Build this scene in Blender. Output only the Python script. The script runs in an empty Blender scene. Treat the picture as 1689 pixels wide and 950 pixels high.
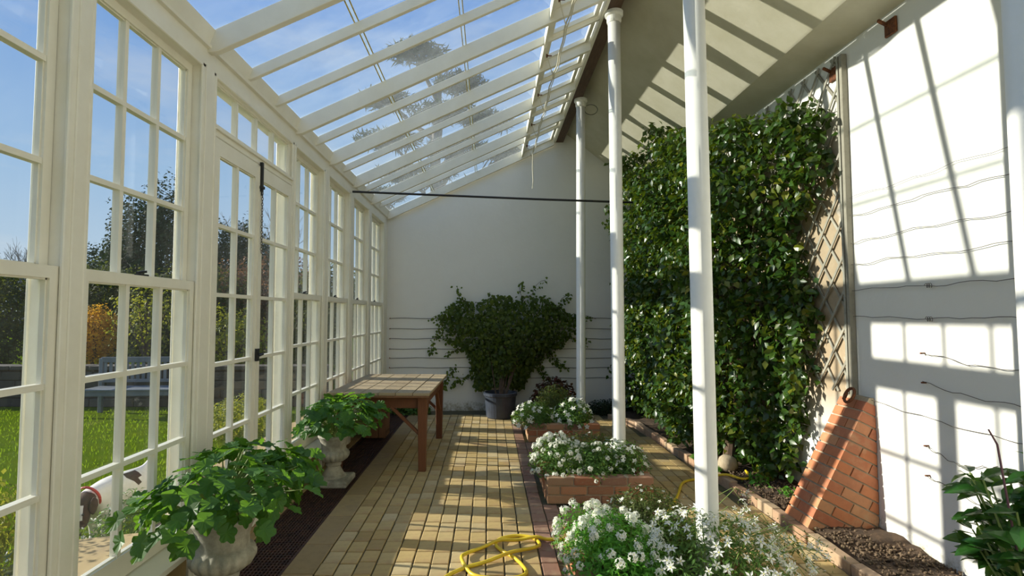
import bpy, bmesh, math, random
import numpy as np
from mathutils import Matrix, Vector, Euler

random.seed(7)
rng = np.random.default_rng(7)
SC = bpy.context.scene
COL = SC.collection
R = math.radians

# ------------------------------------------------------------------ camera
cam_d = bpy.data.cameras.new('camera')
cam = bpy.data.objects.new('camera', cam_d)
COL.objects.link(cam)
cam_d.sensor_fit = 'HORIZONTAL'
cam_d.sensor_width = 36.0
cam_d.lens = 36.0 * 870.0 / 1689.0
cam_d.clip_start = 0.05
cam_d.clip_end = 400
cam.location = (0, 0, 1.58)
cam_d.shift_x = 0.0222
cam.rotation_euler = (R(90 + 2.9), 0, 0)
SC.camera = cam

# ------------------------------------------------------------------ sky, sun, exposure
SUN_DIR = Vector((1.0, -0.15, -0.338)).normalized()      # the way the light travels
w = bpy.data.worlds.new('sky')
SC.world = w
w.use_nodes = True
wn = w.node_tree.nodes
wl = w.node_tree.links
wn.clear()
w_out = wn.new('ShaderNodeOutputWorld')
w_bg = wn.new('ShaderNodeBackground')
w_bg.inputs['Strength'].default_value = 0.78
w_tc = wn.new('ShaderNodeTexCoord')
w_sep = wn.new('ShaderNodeSeparateXYZ')
w_ramp = wn.new('ShaderNodeValToRGB')
cr = w_ramp.color_ramp
cr.elements[0].position = 0.0
cr.elements[0].color = (0.72, 0.87, 1.0, 1)
cr.elements[1].position = 1.0
cr.elements[1].color = (0.16, 0.35, 0.85, 1)
e = cr.elements.new(0.22)
e.color = (0.46, 0.69, 1.0, 1)
e = cr.elements.new(0.5)
e.color = (0.20, 0.43, 0.95, 1)
w_map = wn.new('ShaderNodeMapping')
w_map.inputs['Scale'].default_value = (1.5, 1.0, 4.5)
w_map.inputs['Rotation'].default_value = (0.2, 0.35, 0.3)
w_noise = wn.new('ShaderNodeTexNoise')
w_noise.inputs['Scale'].default_value = 2.2
w_noise.inputs['Detail'].default_value = 6
w_noise.inputs['Roughness'].default_value = 0.6
w_cr2 = wn.new('ShaderNodeValToRGB')
w_cr2.color_ramp.elements[0].position = 0.5
w_cr2.color_ramp.elements[0].color = (0, 0, 0, 1)
w_cr2.color_ramp.elements[1].position = 0.85
w_cr2.color_ramp.elements[1].color = (0.6, 0.6, 0.6, 1)
w_mix = wn.new('ShaderNodeMix')
w_mix.data_type = 'RGBA'
w_mix.inputs['B'].default_value = (0.95, 0.97, 1.0, 1)
wl.new(w_tc.outputs['Generated'], w_sep.inputs[0])
wl.new(w_sep.outputs['Z'], w_ramp.inputs[0])
wl.new(w_tc.outputs['Generated'], w_map.inputs[0])
wl.new(w_map.outputs[0], w_noise.inputs['Vector'])
wl.new(w_noise.outputs[0], w_cr2.inputs[0])
wl.new(w_cr2.outputs[0], w_mix.inputs['Factor'])
wl.new(w_ramp.outputs[0], w_mix.inputs['A'])
wl.new(w_mix.outputs['Result'], w_bg.inputs['Color'])
wl.new(w_bg.outputs[0], w_out.inputs[0])

sun_d = bpy.data.lights.new('sun', 'SUN')
sun_d.energy = 7.8
sun_d.angle = R(0.6)
sun_d.color = (1.0, 0.93, 0.80)
sun = bpy.data.objects.new('sun', sun_d)
COL.objects.link(sun)
sun.location = (-30, 8, 14)
sun.rotation_euler = SUN_DIR.to_track_quat('-Z', 'Y').to_euler()

SC.view_settings.view_transform = 'Standard'
SC.view_settings.look = 'None'
SC.view_settings.gamma = 1
SC.view_settings.use_curve_mapping = False
SC.view_settings.exposure = 0.0
SC.cycles.transparent_max_bounces = 24
SC.cycles.max_bounces = 10
SC.cycles.diffuse_bounces = 6

# ------------------------------------------------------------------ materials
MATS = {}


def nodes_of(name):
    m = bpy.data.materials.new(name)
    m.use_nodes = True
    nt = m.node_tree
    b = nt.nodes['Principled BSDF']
    return m, nt, b


def ramp(nt, cols, interp='LINEAR'):
    r = nt.nodes.new('ShaderNodeValToRGB')
    c = r.color_ramp
    c.interpolation = interp
    n = len(cols)
    c.elements[0].color = (*cols[0], 1)
    c.elements[0].position = 0
    c.elements[1].color = (*cols[-1], 1)
    c.elements[1].position = 1
    for i in range(1, n - 1):
        el = c.elements.new(i / (n - 1))
        el.color = (*cols[i], 1)
    return r


def rand_socket(nt):
    """a number that differs between objects and between loose pieces of one mesh"""
    oi = nt.nodes.new('ShaderNodeObjectInfo')
    ge = nt.nodes.new('ShaderNodeNewGeometry')
    ad = nt.nodes.new('ShaderNodeMath')
    ad.operation = 'ADD'
    fr = nt.nodes.new('ShaderNodeMath')
    fr.operation = 'FRACT'
    nt.links.new(oi.outputs['Random'], ad.inputs[0])
    nt.links.new(ge.outputs['Random Per Island'], ad.inputs[1])
    nt.links.new(ad.outputs[0], fr.inputs[0])
    return fr.outputs[0]


def noise(nt, scale, detail=4, rough=0.6, coord='Object', stretch=None):
    tc = nt.nodes.new('ShaderNodeTexCoord')
    n = nt.nodes.new('ShaderNodeTexNoise')
    n.inputs['Scale'].default_value = scale
    n.inputs['Detail'].default_value = detail
    n.inputs['Roughness'].default_value = rough
    src = tc.outputs[coord]
    if stretch:
        mp = nt.nodes.new('ShaderNodeMapping')
        mp.inputs['Scale'].default_value = stretch
        nt.links.new(src, mp.inputs[0])
        src = mp.outputs[0]
    nt.links.new(src, n.inputs['Vector'])
    return n.outputs[0]


def mixc(nt, fac, a, b, mode='MIX'):
    m = nt.nodes.new('ShaderNodeMix')
    m.data_type = 'RGBA'
    m.blend_type = mode
    for sock, v in (('Factor', fac), ('A', a), ('B', b)):
        if hasattr(v, 'links'):
            nt.links.new(v, m.inputs[sock])
        elif sock == 'Factor':
            m.inputs[sock].default_value = v
        else:
            m.inputs[sock].default_value = (*v, 1)
    return m.outputs['Result']


def bump(nt, b, h, strength=0.3, dist=0.01):
    bp = nt.nodes.new('ShaderNodeBump')
    bp.inputs['Strength'].default_value = strength
    bp.inputs['Distance'].default_value = dist
    nt.links.new(h, bp.inputs['Height'])
    nt.links.new(bp.outputs[0], b.inputs['Normal'])


def mat_plain(name, col, rough=0.5, col2=None, scale=6, metal=0.0, bmp=0.0, bscale=40, stretch=None, lo=0.35, hi=0.65):
    m, nt, b = nodes_of(name)
    b.inputs['Roughness'].default_value = rough
    b.inputs['Metallic'].default_value = metal
    if col2 is None:
        b.inputs['Base Color'].default_value = (*col, 1)
    else:
        n = noise(nt, scale, 5, 0.65, stretch=stretch)
        mr = nt.nodes.new('ShaderNodeMapRange')
        mr.inputs['From Min'].default_value = lo
        mr.inputs['From Max'].default_value = hi
        nt.links.new(n, mr.inputs[0])
        nt.links.new(mixc(nt, mr.outputs[0], col, col2), b.inputs['Base Color'])
    if bmp:
        bump(nt, b, noise(nt, bscale, 5, 0.6, stretch=stretch), bmp, 0.006)
    MATS[name] = m
    return m


def mat_varied(name, cols, rough=0.8, grain=30, gstr=0.35, bmp=0.4, stretch=None, dirt=None, dirt_scale=3.0):
    """base colour picked per piece from a ramp, with grain"""
    m, nt, b = nodes_of(name)
    b.inputs['Roughness'].default_value = rough
    r = ramp(nt, cols)
    nt.links.new(rand_socket(nt), r.inputs[0])
    n = noise(nt, grain, 5, 0.65, stretch=stretch)
    dk = ramp(nt, [(1 - gstr,) * 3, (1, 1, 1), (1 + 0.15,) * 3])
    nt.links.new(n, dk.inputs[0])
    c = mixc(nt, 1.0, r.outputs[0], dk.outputs[0], 'MULTIPLY')
    if dirt:
        dn = noise(nt, dirt_scale, 6, 0.7)
        mr = nt.nodes.new('ShaderNodeMapRange')
        mr.inputs['From Min'].default_value = 0.52
        mr.inputs['From Max'].default_value = 0.75
        nt.links.new(dn, mr.inputs[0])
        c = mixc(nt, mr.outputs[0], c, dirt)
    nt.links.new(c, b.inputs['Base Color'])
    if bmp:
        bump(nt, b, noise(nt, grain * 1.5, 5, 0.6, stretch=stretch), bmp, 0.004)
    MATS[name] = m
    return m


def mat_leaf(name, cols, rough=0.35, trans=0.25, tcol=(0.35, 0.6, 0.05), spec=0.5):
    m, nt, b = nodes_of(name)
    b.inputs['Roughness'].default_value = rough
    b.inputs['Specular IOR Level'].default_value = spec
    r = ramp(nt, cols)
    nt.links.new(rand_socket(nt), r.inputs[0])
    nt.links.new(r.outputs[0], b.inputs['Base Color'])
    tr = nt.nodes.new('ShaderNodeBsdfTranslucent')
    tr.inputs['Color'].default_value = (*tcol, 1)
    mx = nt.nodes.new('ShaderNodeMixShader')
    mx.inputs[0].default_value = trans
    out = nt.nodes['Material Output']
    nt.links.new(b.outputs[0], mx.inputs[1])
    nt.links.new(tr.outputs[0], mx.inputs[2])
    nt.links.new(mx.outputs[0], out.inputs['Surface'])
    MATS[name] = m
    return m


def mat_glass(name, dirt=0.03, dscale=3.0, tint=(0.97, 0.985, 0.98)):
    m = bpy.data.materials.new(name)
    m.use_nodes = True
    nt = m.node_tree
    nt.nodes.clear()
    out = nt.nodes.new('ShaderNodeOutputMaterial')
    t = nt.nodes.new('ShaderNodeBsdfTransparent')
    t.inputs['Color'].default_value = (*tint, 1)
    g = nt.nodes.new('ShaderNodeBsdfGlossy')
    g.inputs['Roughness'].default_value = 0.02
    lw = nt.nodes.new('ShaderNodeLayerWeight')
    lw.inputs['Blend'].default_value = 0.5
    pw = nt.nodes.new('ShaderNodeMath')
    pw.operation = 'POWER'
    pw.inputs[1].default_value = 4.5
    ma = nt.nodes.new('ShaderNodeMath')
    ma.operation = 'MULTIPLY_ADD'
    ma.inputs[1].default_value = 0.5
    ma.inputs[2].default_value = 0.012
    nt.links.new(lw.outputs['Facing'], pw.inputs[0])
    nt.links.new(pw.outputs[0], ma.inputs[0])
    mx = nt.nodes.new('ShaderNodeMixShader')
    nt.links.new(ma.outputs[0], mx.inputs[0])
    nt.links.new(t.outputs[0], mx.inputs[1])
    nt.links.new(g.outputs[0], mx.inputs[2])
    d = nt.nodes.new('ShaderNodeBsdfTranslucent')
    d.inputs['Color'].default_value = (0.75, 0.78, 0.72, 1)
    n = noise(nt, dscale, 6, 0.7)
    mr = nt.nodes.new('ShaderNodeMapRange')
    mr.inputs['From Min'].default_value = 0.35
    mr.inputs['From Max'].default_value = 0.75
    mr.inputs['To Min'].default_value = dirt * 0.4
    mr.inputs['To Max'].default_value = dirt * 1.8
    nt.links.new(n, mr.inputs[0])
    m2 = nt.nodes.new('ShaderNodeMixShader')
    nt.links.new(mr.outputs[0], m2.inputs[0])
    nt.links.new(mx.outputs[0], m2.inputs[1])
    nt.links.new(d.outputs[0], m2.inputs[2])
    nt.links.new(m2.outputs[0], out.inputs['Surface'])
    MATS[name] = m
    return m


CREAM = mat_plain('cream_paint', (0.82, 0.79, 0.67), 0.42, (0.77, 0.735, 0.61), 5, bmp=0.08, bscale=25)
WHITEP = mat_plain('white_paint', (0.86, 0.85, 0.80), 0.45, (0.80, 0.79, 0.73), 4, bmp=0.08, bscale=18)
CEIL = mat_plain('ceiling_plaster', (0.62, 0.59, 0.47), 0.9, (0.54, 0.51, 0.38), 2.5, bmp=0.25, bscale=30)
BEAMM = mat_plain('dark_stained_beam', (0.13, 0.075, 0.045), 0.7, (0.08, 0.045, 0.03), 6, bmp=0.3, bscale=30, stretch=(8, 1, 8))
GLASS = mat_glass('window_glass', 0.005, 2.5)
ROOFGLASS = mat_glass('roof_glass', 0.06, 1.3, (0.94, 0.97, 0.97))
MOSS = mat_plain('mossy_putty', (0.62, 0.48, 0.10), 0.9, (0.36, 0.29, 0.08), 30)
BRICKY = mat_varied('yellow_brick', [(0.44, 0.30, 0.105), (0.56, 0.41, 0.18), (0.48, 0.345, 0.135), (0.57, 0.45, 0.24), (0.37, 0.25, 0.09)], 0.85, 22, 0.3, 0.35, dirt=(0.36, 0.22, 0.11), dirt_scale=2.4)
BRICKR = mat_varied('red_brick', [(0.40, 0.12, 0.05), (0.30, 0.15, 0.08), (0.50, 0.19, 0.08), (0.42, 0.27, 0.15), (0.24, 0.12, 0.08), (0.55, 0.30, 0.16)], 0.85, 24, 0.45, 0.5, dirt=(0.36, 0.25, 0.14), dirt_scale=7)
BRICKF = mat_varied('red_floor_brick', [(0.22, 0.115, 0.075), (0.31, 0.17, 0.11), (0.28, 0.17, 0.115), (0.38, 0.25, 0.16)], 0.85, 24, 0.3, 0.35, dirt=(0.38, 0.28, 0.18), dirt_scale=3)
BUTT = mat_varied('orange_brick', [(0.46, 0.15, 0.06), (0.55, 0.21, 0.09), (0.42, 0.14, 0.07), (0.55, 0.27, 0.13)], 0.85, 20, 0.35, 0.5, dirt=(0.50, 0.33, 0.19), dirt_scale=5)
KERBB = mat_varied('worn_kerb_brick', [(0.40, 0.29, 0.18), (0.46, 0.34, 0.22), (0.38, 0.22, 0.13), (0.48, 0.38, 0.27)], 0.9, 24, 0.4, 0.5, dirt=(0.20, 0.16, 0.09), dirt_scale=4)
MORTAR = mat_plain('lime_mortar', (0.48, 0.40, 0.28), 0.95, (0.38, 0.30, 0.20), 20, bmp=0.4, bscale=60)
JOINT = mat_plain('dirty_joints', (0.13, 0.105, 0.06), 0.95, (0.08, 0.085, 0.04), 9, bmp=0.4, bscale=60)
STONE = mat_varied('paving_stone', [(0.34, 0.24, 0.10), (0.38, 0.275, 0.125), (0.30, 0.21, 0.095)], 0.85, 18, 0.3, 0.3, dirt=(0.28, 0.20, 0.11), dirt_scale=4)
IRON = mat_plain('rusty_cast_iron', (0.10, 0.045, 0.028), 0.7, (0.045, 0.025, 0.02), 12, metal=0.3, bmp=0.3, bscale=60)
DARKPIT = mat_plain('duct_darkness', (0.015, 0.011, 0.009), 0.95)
BLACK = mat_plain('black_iron', (0.012, 0.012, 0.013), 0.5)
RUST = mat_plain('rust', (0.22, 0.075, 0.025), 0.9, (0.08, 0.03, 0.015), 40, bmp=0.6, bscale=80)
SOIL = mat_plain('soil', (0.10, 0.062, 0.036), 1.0, (0.05, 0.032, 0.02), 18, bmp=1.0, bscale=45)
CLOD = mat_varied('soil_crumb', [(0.07, 0.045, 0.026), (0.13, 0.085, 0.05), (0.20, 0.14, 0.085), (0.10, 0.065, 0.04)], 0.95, 30, 0.3, 0.2)
URN = mat_plain('weathered_stone', (0.50, 0.47, 0.38), 0.9, (0.25, 0.24, 0.19), 9, bmp=0.5, bscale=50)
TWOOD = mat_varied('weathered_board', [(0.34, 0.26, 0.15), (0.42, 0.33, 0.20), (0.37, 0.29, 0.17)], 0.75, 12, 0.45, 0.3, stretch=(9, 0.7, 9), dirt=(0.22, 0.12, 0.06), dirt_scale=3)
TLEG = mat_varied('red_stained_wood', [(0.13, 0.042, 0.016), (0.18, 0.066, 0.025), (0.15, 0.05, 0.02)], 0.6, 14, 0.4, 0.3, stretch=(8, 8, 0.8))
CRATE = mat_varied('brown_plank', [(0.17, 0.08, 0.035), (0.22, 0.11, 0.05)], 0.8, 14, 0.45, 0.3, stretch=(8, 8, 0.8))
GREYWOOD = mat_varied('silvered_wood', [(0.30, 0.29, 0.24), (0.40, 0.38, 0.31), (0.25, 0.23, 0.18)], 0.85, 20, 0.4, 0.3)
BENCHW = mat_varied('grey_bench_wood', [(0.13, 0.145, 0.155), (0.18, 0.195, 0.205)], 0.8, 20, 0.3, 0.2)
POTB = mat_plain('blue_glaze', (0.05, 0.062, 0.088), 0.35, (0.028, 0.036, 0.055), 6)
TERRA = mat_plain('terracotta', (0.42, 0.15, 0.06), 0.8, (0.34, 0.13, 0.06), 10)
HOSE = mat_plain('yellow_hose', (0.80, 0.60, 0.03), 0.35, (0.68, 0.48, 0.03), 10)
ROPE = mat_plain('white_cord', (0.72, 0.68, 0.55), 0.9)
WIRE = mat_plain('grey_wire', (0.10, 0.09, 0.08), 0.6)
CANE = mat_plain('plum_cane', (0.16, 0.07, 0.09), 0.6)
STEM = mat_plain('green_stem', (0.20, 0.28, 0.07), 0.6)
BARK = mat_plain('brown_bark', (0.12, 0.075, 0.045), 0.9, (0.07, 0.045, 0.03), 14, bmp=0.5)
GREYBARK = mat_plain('grey_bark', (0.22, 0.19, 0.17), 0.9, (0.15, 0.13, 0.12), 5, bmp=0.4)
FURW = mat_plain('white_fur', (0.78, 0.74, 0.68), 0.9, (0.70, 0.65, 0.58), 12, bmp=0.4, bscale=90)
COLLAR = mat_plain('red_collar', (0.5, 0.04, 0.03), 0.5)
DRYLEAF = mat_plain('dry_leaf', (0.33, 0.16, 0.05), 0.8)

GERAN = mat_leaf('scented_leaf', [(0.025, 0.085, 0.012), (0.038, 0.12, 0.017), (0.06, 0.16, 0.025), (0.032, 0.105, 0.02)], 0.5, 0.28, (0.28, 0.58, 0.04), 0.35)
VINEL = mat_leaf('glossy_vine_leaf', [(0.016, 0.046, 0.006), (0.024, 0.066, 0.008), (0.034, 0.086, 0.010), (0.020, 0.058, 0.007), (0.05, 0.105, 0.012), (0.028, 0.075, 0.009), (0.17, 0.18, 0.012)], 0.33, 0.16, (0.26, 0.38, 0.02), 0.5)
CLIMB = mat_leaf('ivy_leaf', [(0.026, 0.044, 0.006), (0.042, 0.066, 0.008), (0.06, 0.085, 0.010), (0.12, 0.15, 0.02)], 0.5, 0.25, (0.3, 0.5, 0.05), 0.3)
BRIGHT = mat_leaf('bright_leaf', [(0.06, 0.22, 0.02), (0.09, 0.30, 0.03), (0.05, 0.17, 0.02), (0.13, 0.33, 0.04)], 0.5, 0.3, (0.35, 0.7, 0.05), 0.3)
OLIVE = mat_leaf('olive_leaf', [(0.06, 0.085, 0.02), (0.10, 0.13, 0.035), (0.045, 0.07, 0.015), (0.16, 0.19, 0.06)], 0.55, 0.22, (0.32, 0.42, 0.07), 0.3)
MIDGR = mat_leaf('mid_leaf', [(0.05, 0.12, 0.02), (0.08, 0.17, 0.03), (0.045, 0.10, 0.02)], 0.5, 0.25, (0.35, 0.55, 0.06), 0.3)
REDLF = mat_leaf('red_dark_leaf', [(0.07, 0.03, 0.025), (0.05, 0.05, 0.02), (0.12, 0.03, 0.025), (0.06, 0.07, 0.02)], 0.5, 0.2, (0.4, 0.15, 0.05), 0.3)
LAUREL = mat_leaf('laurel_leaf', [(0.014, 0.06, 0.012), (0.02, 0.085, 0.016), (0.03, 0.115, 0.02)], 0.25, 0.15, (0.25, 0.5, 0.05), 0.5)
YEW = mat_leaf('yew_needles', [(0.012, 0.028, 0.010), (0.02, 0.04, 0.014), (0.03, 0.05, 0.02)], 0.8, 0.05, (0.1, 0.2, 0.03), 0.2)
HEDGEL = mat_leaf('dull_hedge_leaf', [(0.02, 0.032, 0.010), (0.035, 0.048, 0.014), (0.06, 0.07, 0.016), (0.03, 0.034, 0.016)], 0.7, 0.22, (0.22, 0.26, 0.03), 0.2)
YELGR = mat_leaf('yellow_green_leaf', [(0.12, 0.15, 0.015), (0.24, 0.25, 0.02), (0.06, 0.09, 0.012)], 0.6, 0.3, (0.5, 0.5, 0.04), 0.2)
ORANGE = mat_leaf('orange_leaf', [(0.55, 0.27, 0.02), (0.62, 0.36, 0.03), (0.42, 0.18, 0.02)], 0.6, 0.4, (0.9, 0.5, 0.04), 0.2)
BEECH = mat_leaf('copper_leaf', [(0.14, 0.065, 0.035), (0.20, 0.105, 0.06), (0.08, 0.05, 0.025), (0.06, 0.07, 0.02)], 0.6, 0.25, (0.40, 0.19, 0.08), 0.2)
CEDAR = mat_leaf('cedar_needles', [(0.05, 0.085, 0.05), (0.07, 0.105, 0.06), (0.04, 0.07, 0.04)], 0.8, 0.1, (0.2, 0.25, 0.1), 0.2)
GRASSL = mat_leaf('grass_blade', [(0.085, 0.16, 0.004), (0.115, 0.195, 0.005), (0.065, 0.125, 0.004)], 0.8, 0.4, (0.30, 0.46, 0.008), 0.05)
PETAL = mat_leaf('white_petal', [(0.80, 0.80, 0.74), (0.86, 0.86, 0.82)], 0.6, 0.3, (0.85, 0.88, 0.7), 0.2)
PETALY = mat_plain('flower_eye', (0.62, 0.60, 0.12), 0.7)
VIOLET = mat_plain('violet_petal', (0.20, 0.17, 0.62), 0.6)


def wall_mat():
    """white limewash with damp marks at the foot and the brown stain where a climber has clung"""
    m, nt, b = nodes_of('limewash')
    b.inputs['Roughness'].default_value = 0.9
    n = noise(nt, 3.0, 6, 0.65)
    c = mixc(nt, n, (0.80, 0.795, 0.755), (0.735, 0.725, 0.68))
    tc = nt.nodes.new('ShaderNodeTexCoord')
    sp = nt.nodes.new('ShaderNodeSeparateXYZ')
    nt.links.new(tc.outputs['Object'], sp.inputs[0])
    # damp foot
    mr = nt.nodes.new('ShaderNodeMapRange')
    mr.inputs['From Min'].default_value = 0.45
    mr.inputs['From Max'].default_value = 0.0
    nt.links.new(sp.outputs['Z'], mr.inputs[0])
    n2 = noise(nt, 16, 6, 0.75)
    ml = nt.nodes.new('ShaderNodeMath')
    ml.operation = 'MULTIPLY'
    nt.links.new(mr.outputs[0], ml.inputs[0])
    nt.links.new(n2, ml.inputs[1])
    mr2 = nt.nodes.new('ShaderNodeMapRange')
    mr2.inputs['From Min'].default_value = 0.36
    mr2.inputs['From Max'].default_value = 0.56
    nt.links.new(ml.outputs[0], mr2.inputs[0])
    c = mixc(nt, mr2.outputs[0], c, (0.33, 0.30, 0.20))
    # climber stain, darkened in colour for vine shade, between Y 4.0 and 8.6
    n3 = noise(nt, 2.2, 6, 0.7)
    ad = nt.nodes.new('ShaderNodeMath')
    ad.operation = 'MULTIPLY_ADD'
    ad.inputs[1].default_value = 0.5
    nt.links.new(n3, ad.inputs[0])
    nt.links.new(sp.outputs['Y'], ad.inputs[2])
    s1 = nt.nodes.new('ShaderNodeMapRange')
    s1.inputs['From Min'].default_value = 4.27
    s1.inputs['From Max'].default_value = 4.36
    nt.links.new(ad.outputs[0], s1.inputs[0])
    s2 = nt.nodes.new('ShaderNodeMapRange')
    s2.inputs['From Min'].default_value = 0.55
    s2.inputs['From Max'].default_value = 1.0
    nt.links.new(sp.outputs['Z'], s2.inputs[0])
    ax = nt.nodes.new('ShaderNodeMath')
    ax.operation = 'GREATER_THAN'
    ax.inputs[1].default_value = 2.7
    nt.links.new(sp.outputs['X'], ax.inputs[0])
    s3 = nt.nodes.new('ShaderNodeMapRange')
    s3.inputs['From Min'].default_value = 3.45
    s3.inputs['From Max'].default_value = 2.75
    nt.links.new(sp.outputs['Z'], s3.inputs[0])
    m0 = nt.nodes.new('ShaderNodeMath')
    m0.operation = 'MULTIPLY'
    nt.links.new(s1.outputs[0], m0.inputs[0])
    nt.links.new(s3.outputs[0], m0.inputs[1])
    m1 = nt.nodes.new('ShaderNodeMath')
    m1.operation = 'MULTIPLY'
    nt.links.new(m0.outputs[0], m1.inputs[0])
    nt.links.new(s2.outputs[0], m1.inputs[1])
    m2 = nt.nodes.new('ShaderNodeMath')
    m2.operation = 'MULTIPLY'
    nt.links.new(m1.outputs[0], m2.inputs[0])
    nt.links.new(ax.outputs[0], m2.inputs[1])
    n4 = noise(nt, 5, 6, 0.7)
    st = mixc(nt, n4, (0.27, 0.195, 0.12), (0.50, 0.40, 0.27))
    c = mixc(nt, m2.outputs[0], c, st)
    nt.links.new(c, b.inputs['Base Color'])
    bump(nt, b, noise(nt, 9, 6, 0.6), 0.35, 0.01)
    return m


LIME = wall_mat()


def lawn_mat():
    m, nt, b = nodes_of('lawn_green')
    b.inputs['Specular IOR Level'].default_value = 0.0
    b.inputs['Roughness'].default_value = 0.9
    n = noise(nt, 2.5, 6, 0.7)
    r = ramp(nt, [(0.045, 0.09, 0.003), (0.09, 0.155, 0.004), (0.13, 0.18, 0.006), (0.08, 0.135, 0.003)])
    nt.links.new(n, r.inputs[0])
    nt.links.new(r.outputs[0], b.inputs['Base Color'])
    bump(nt, b, noise(nt, 60, 4, 0.7), 1.0, 0.03)
    return m


LAWN = lawn_mat()

# ------------------------------------------------------------------ mesh and object helpers
ORG = {}


def tag(o, label=None, cat=None, group=None, kind=None):
    if label:
        o['label'] = label
    if cat:
        o['category'] = cat
    if group:
        o['group'] = group
    if kind:
        o['kind'] = kind
    return o


def empty(name, loc=(0, 0, 0), label=None, cat=None, group=None, kind=None, parent=None):
    o = bpy.data.objects.new(name, None)
    o.empty_display_size = 0.1
    COL.objects.link(o)
    if parent:
        o.parent = parent
        o.location = Vector(loc) - ORG[parent]
    else:
        o.location = loc
    ORG[o] = Vector(loc)
    return tag(o, label, cat, group, kind)


def put(name, mesh, parent, loc=(0, 0, 0), rot=None, scale=None):
    """link an object that shares mesh; loc is a world position"""
    o = bpy.data.objects.new(name, mesh)
    COL.objects.link(o)
    base = ORG.get(parent, Vector()) if parent else Vector()
    if parent:
        o.parent = parent
    L = Vector(loc) - base
    if isinstance(rot, Matrix):
        S = Matrix.Diagonal((*(scale if scale else (1, 1, 1)), 1))
        o.matrix_local = Matrix.Translation(L) @ rot.to_4x4() @ S
    else:
        o.location = L
        if rot:
            o.rotation_euler = rot
        if scale:
            o.scale = scale
    return o


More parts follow.
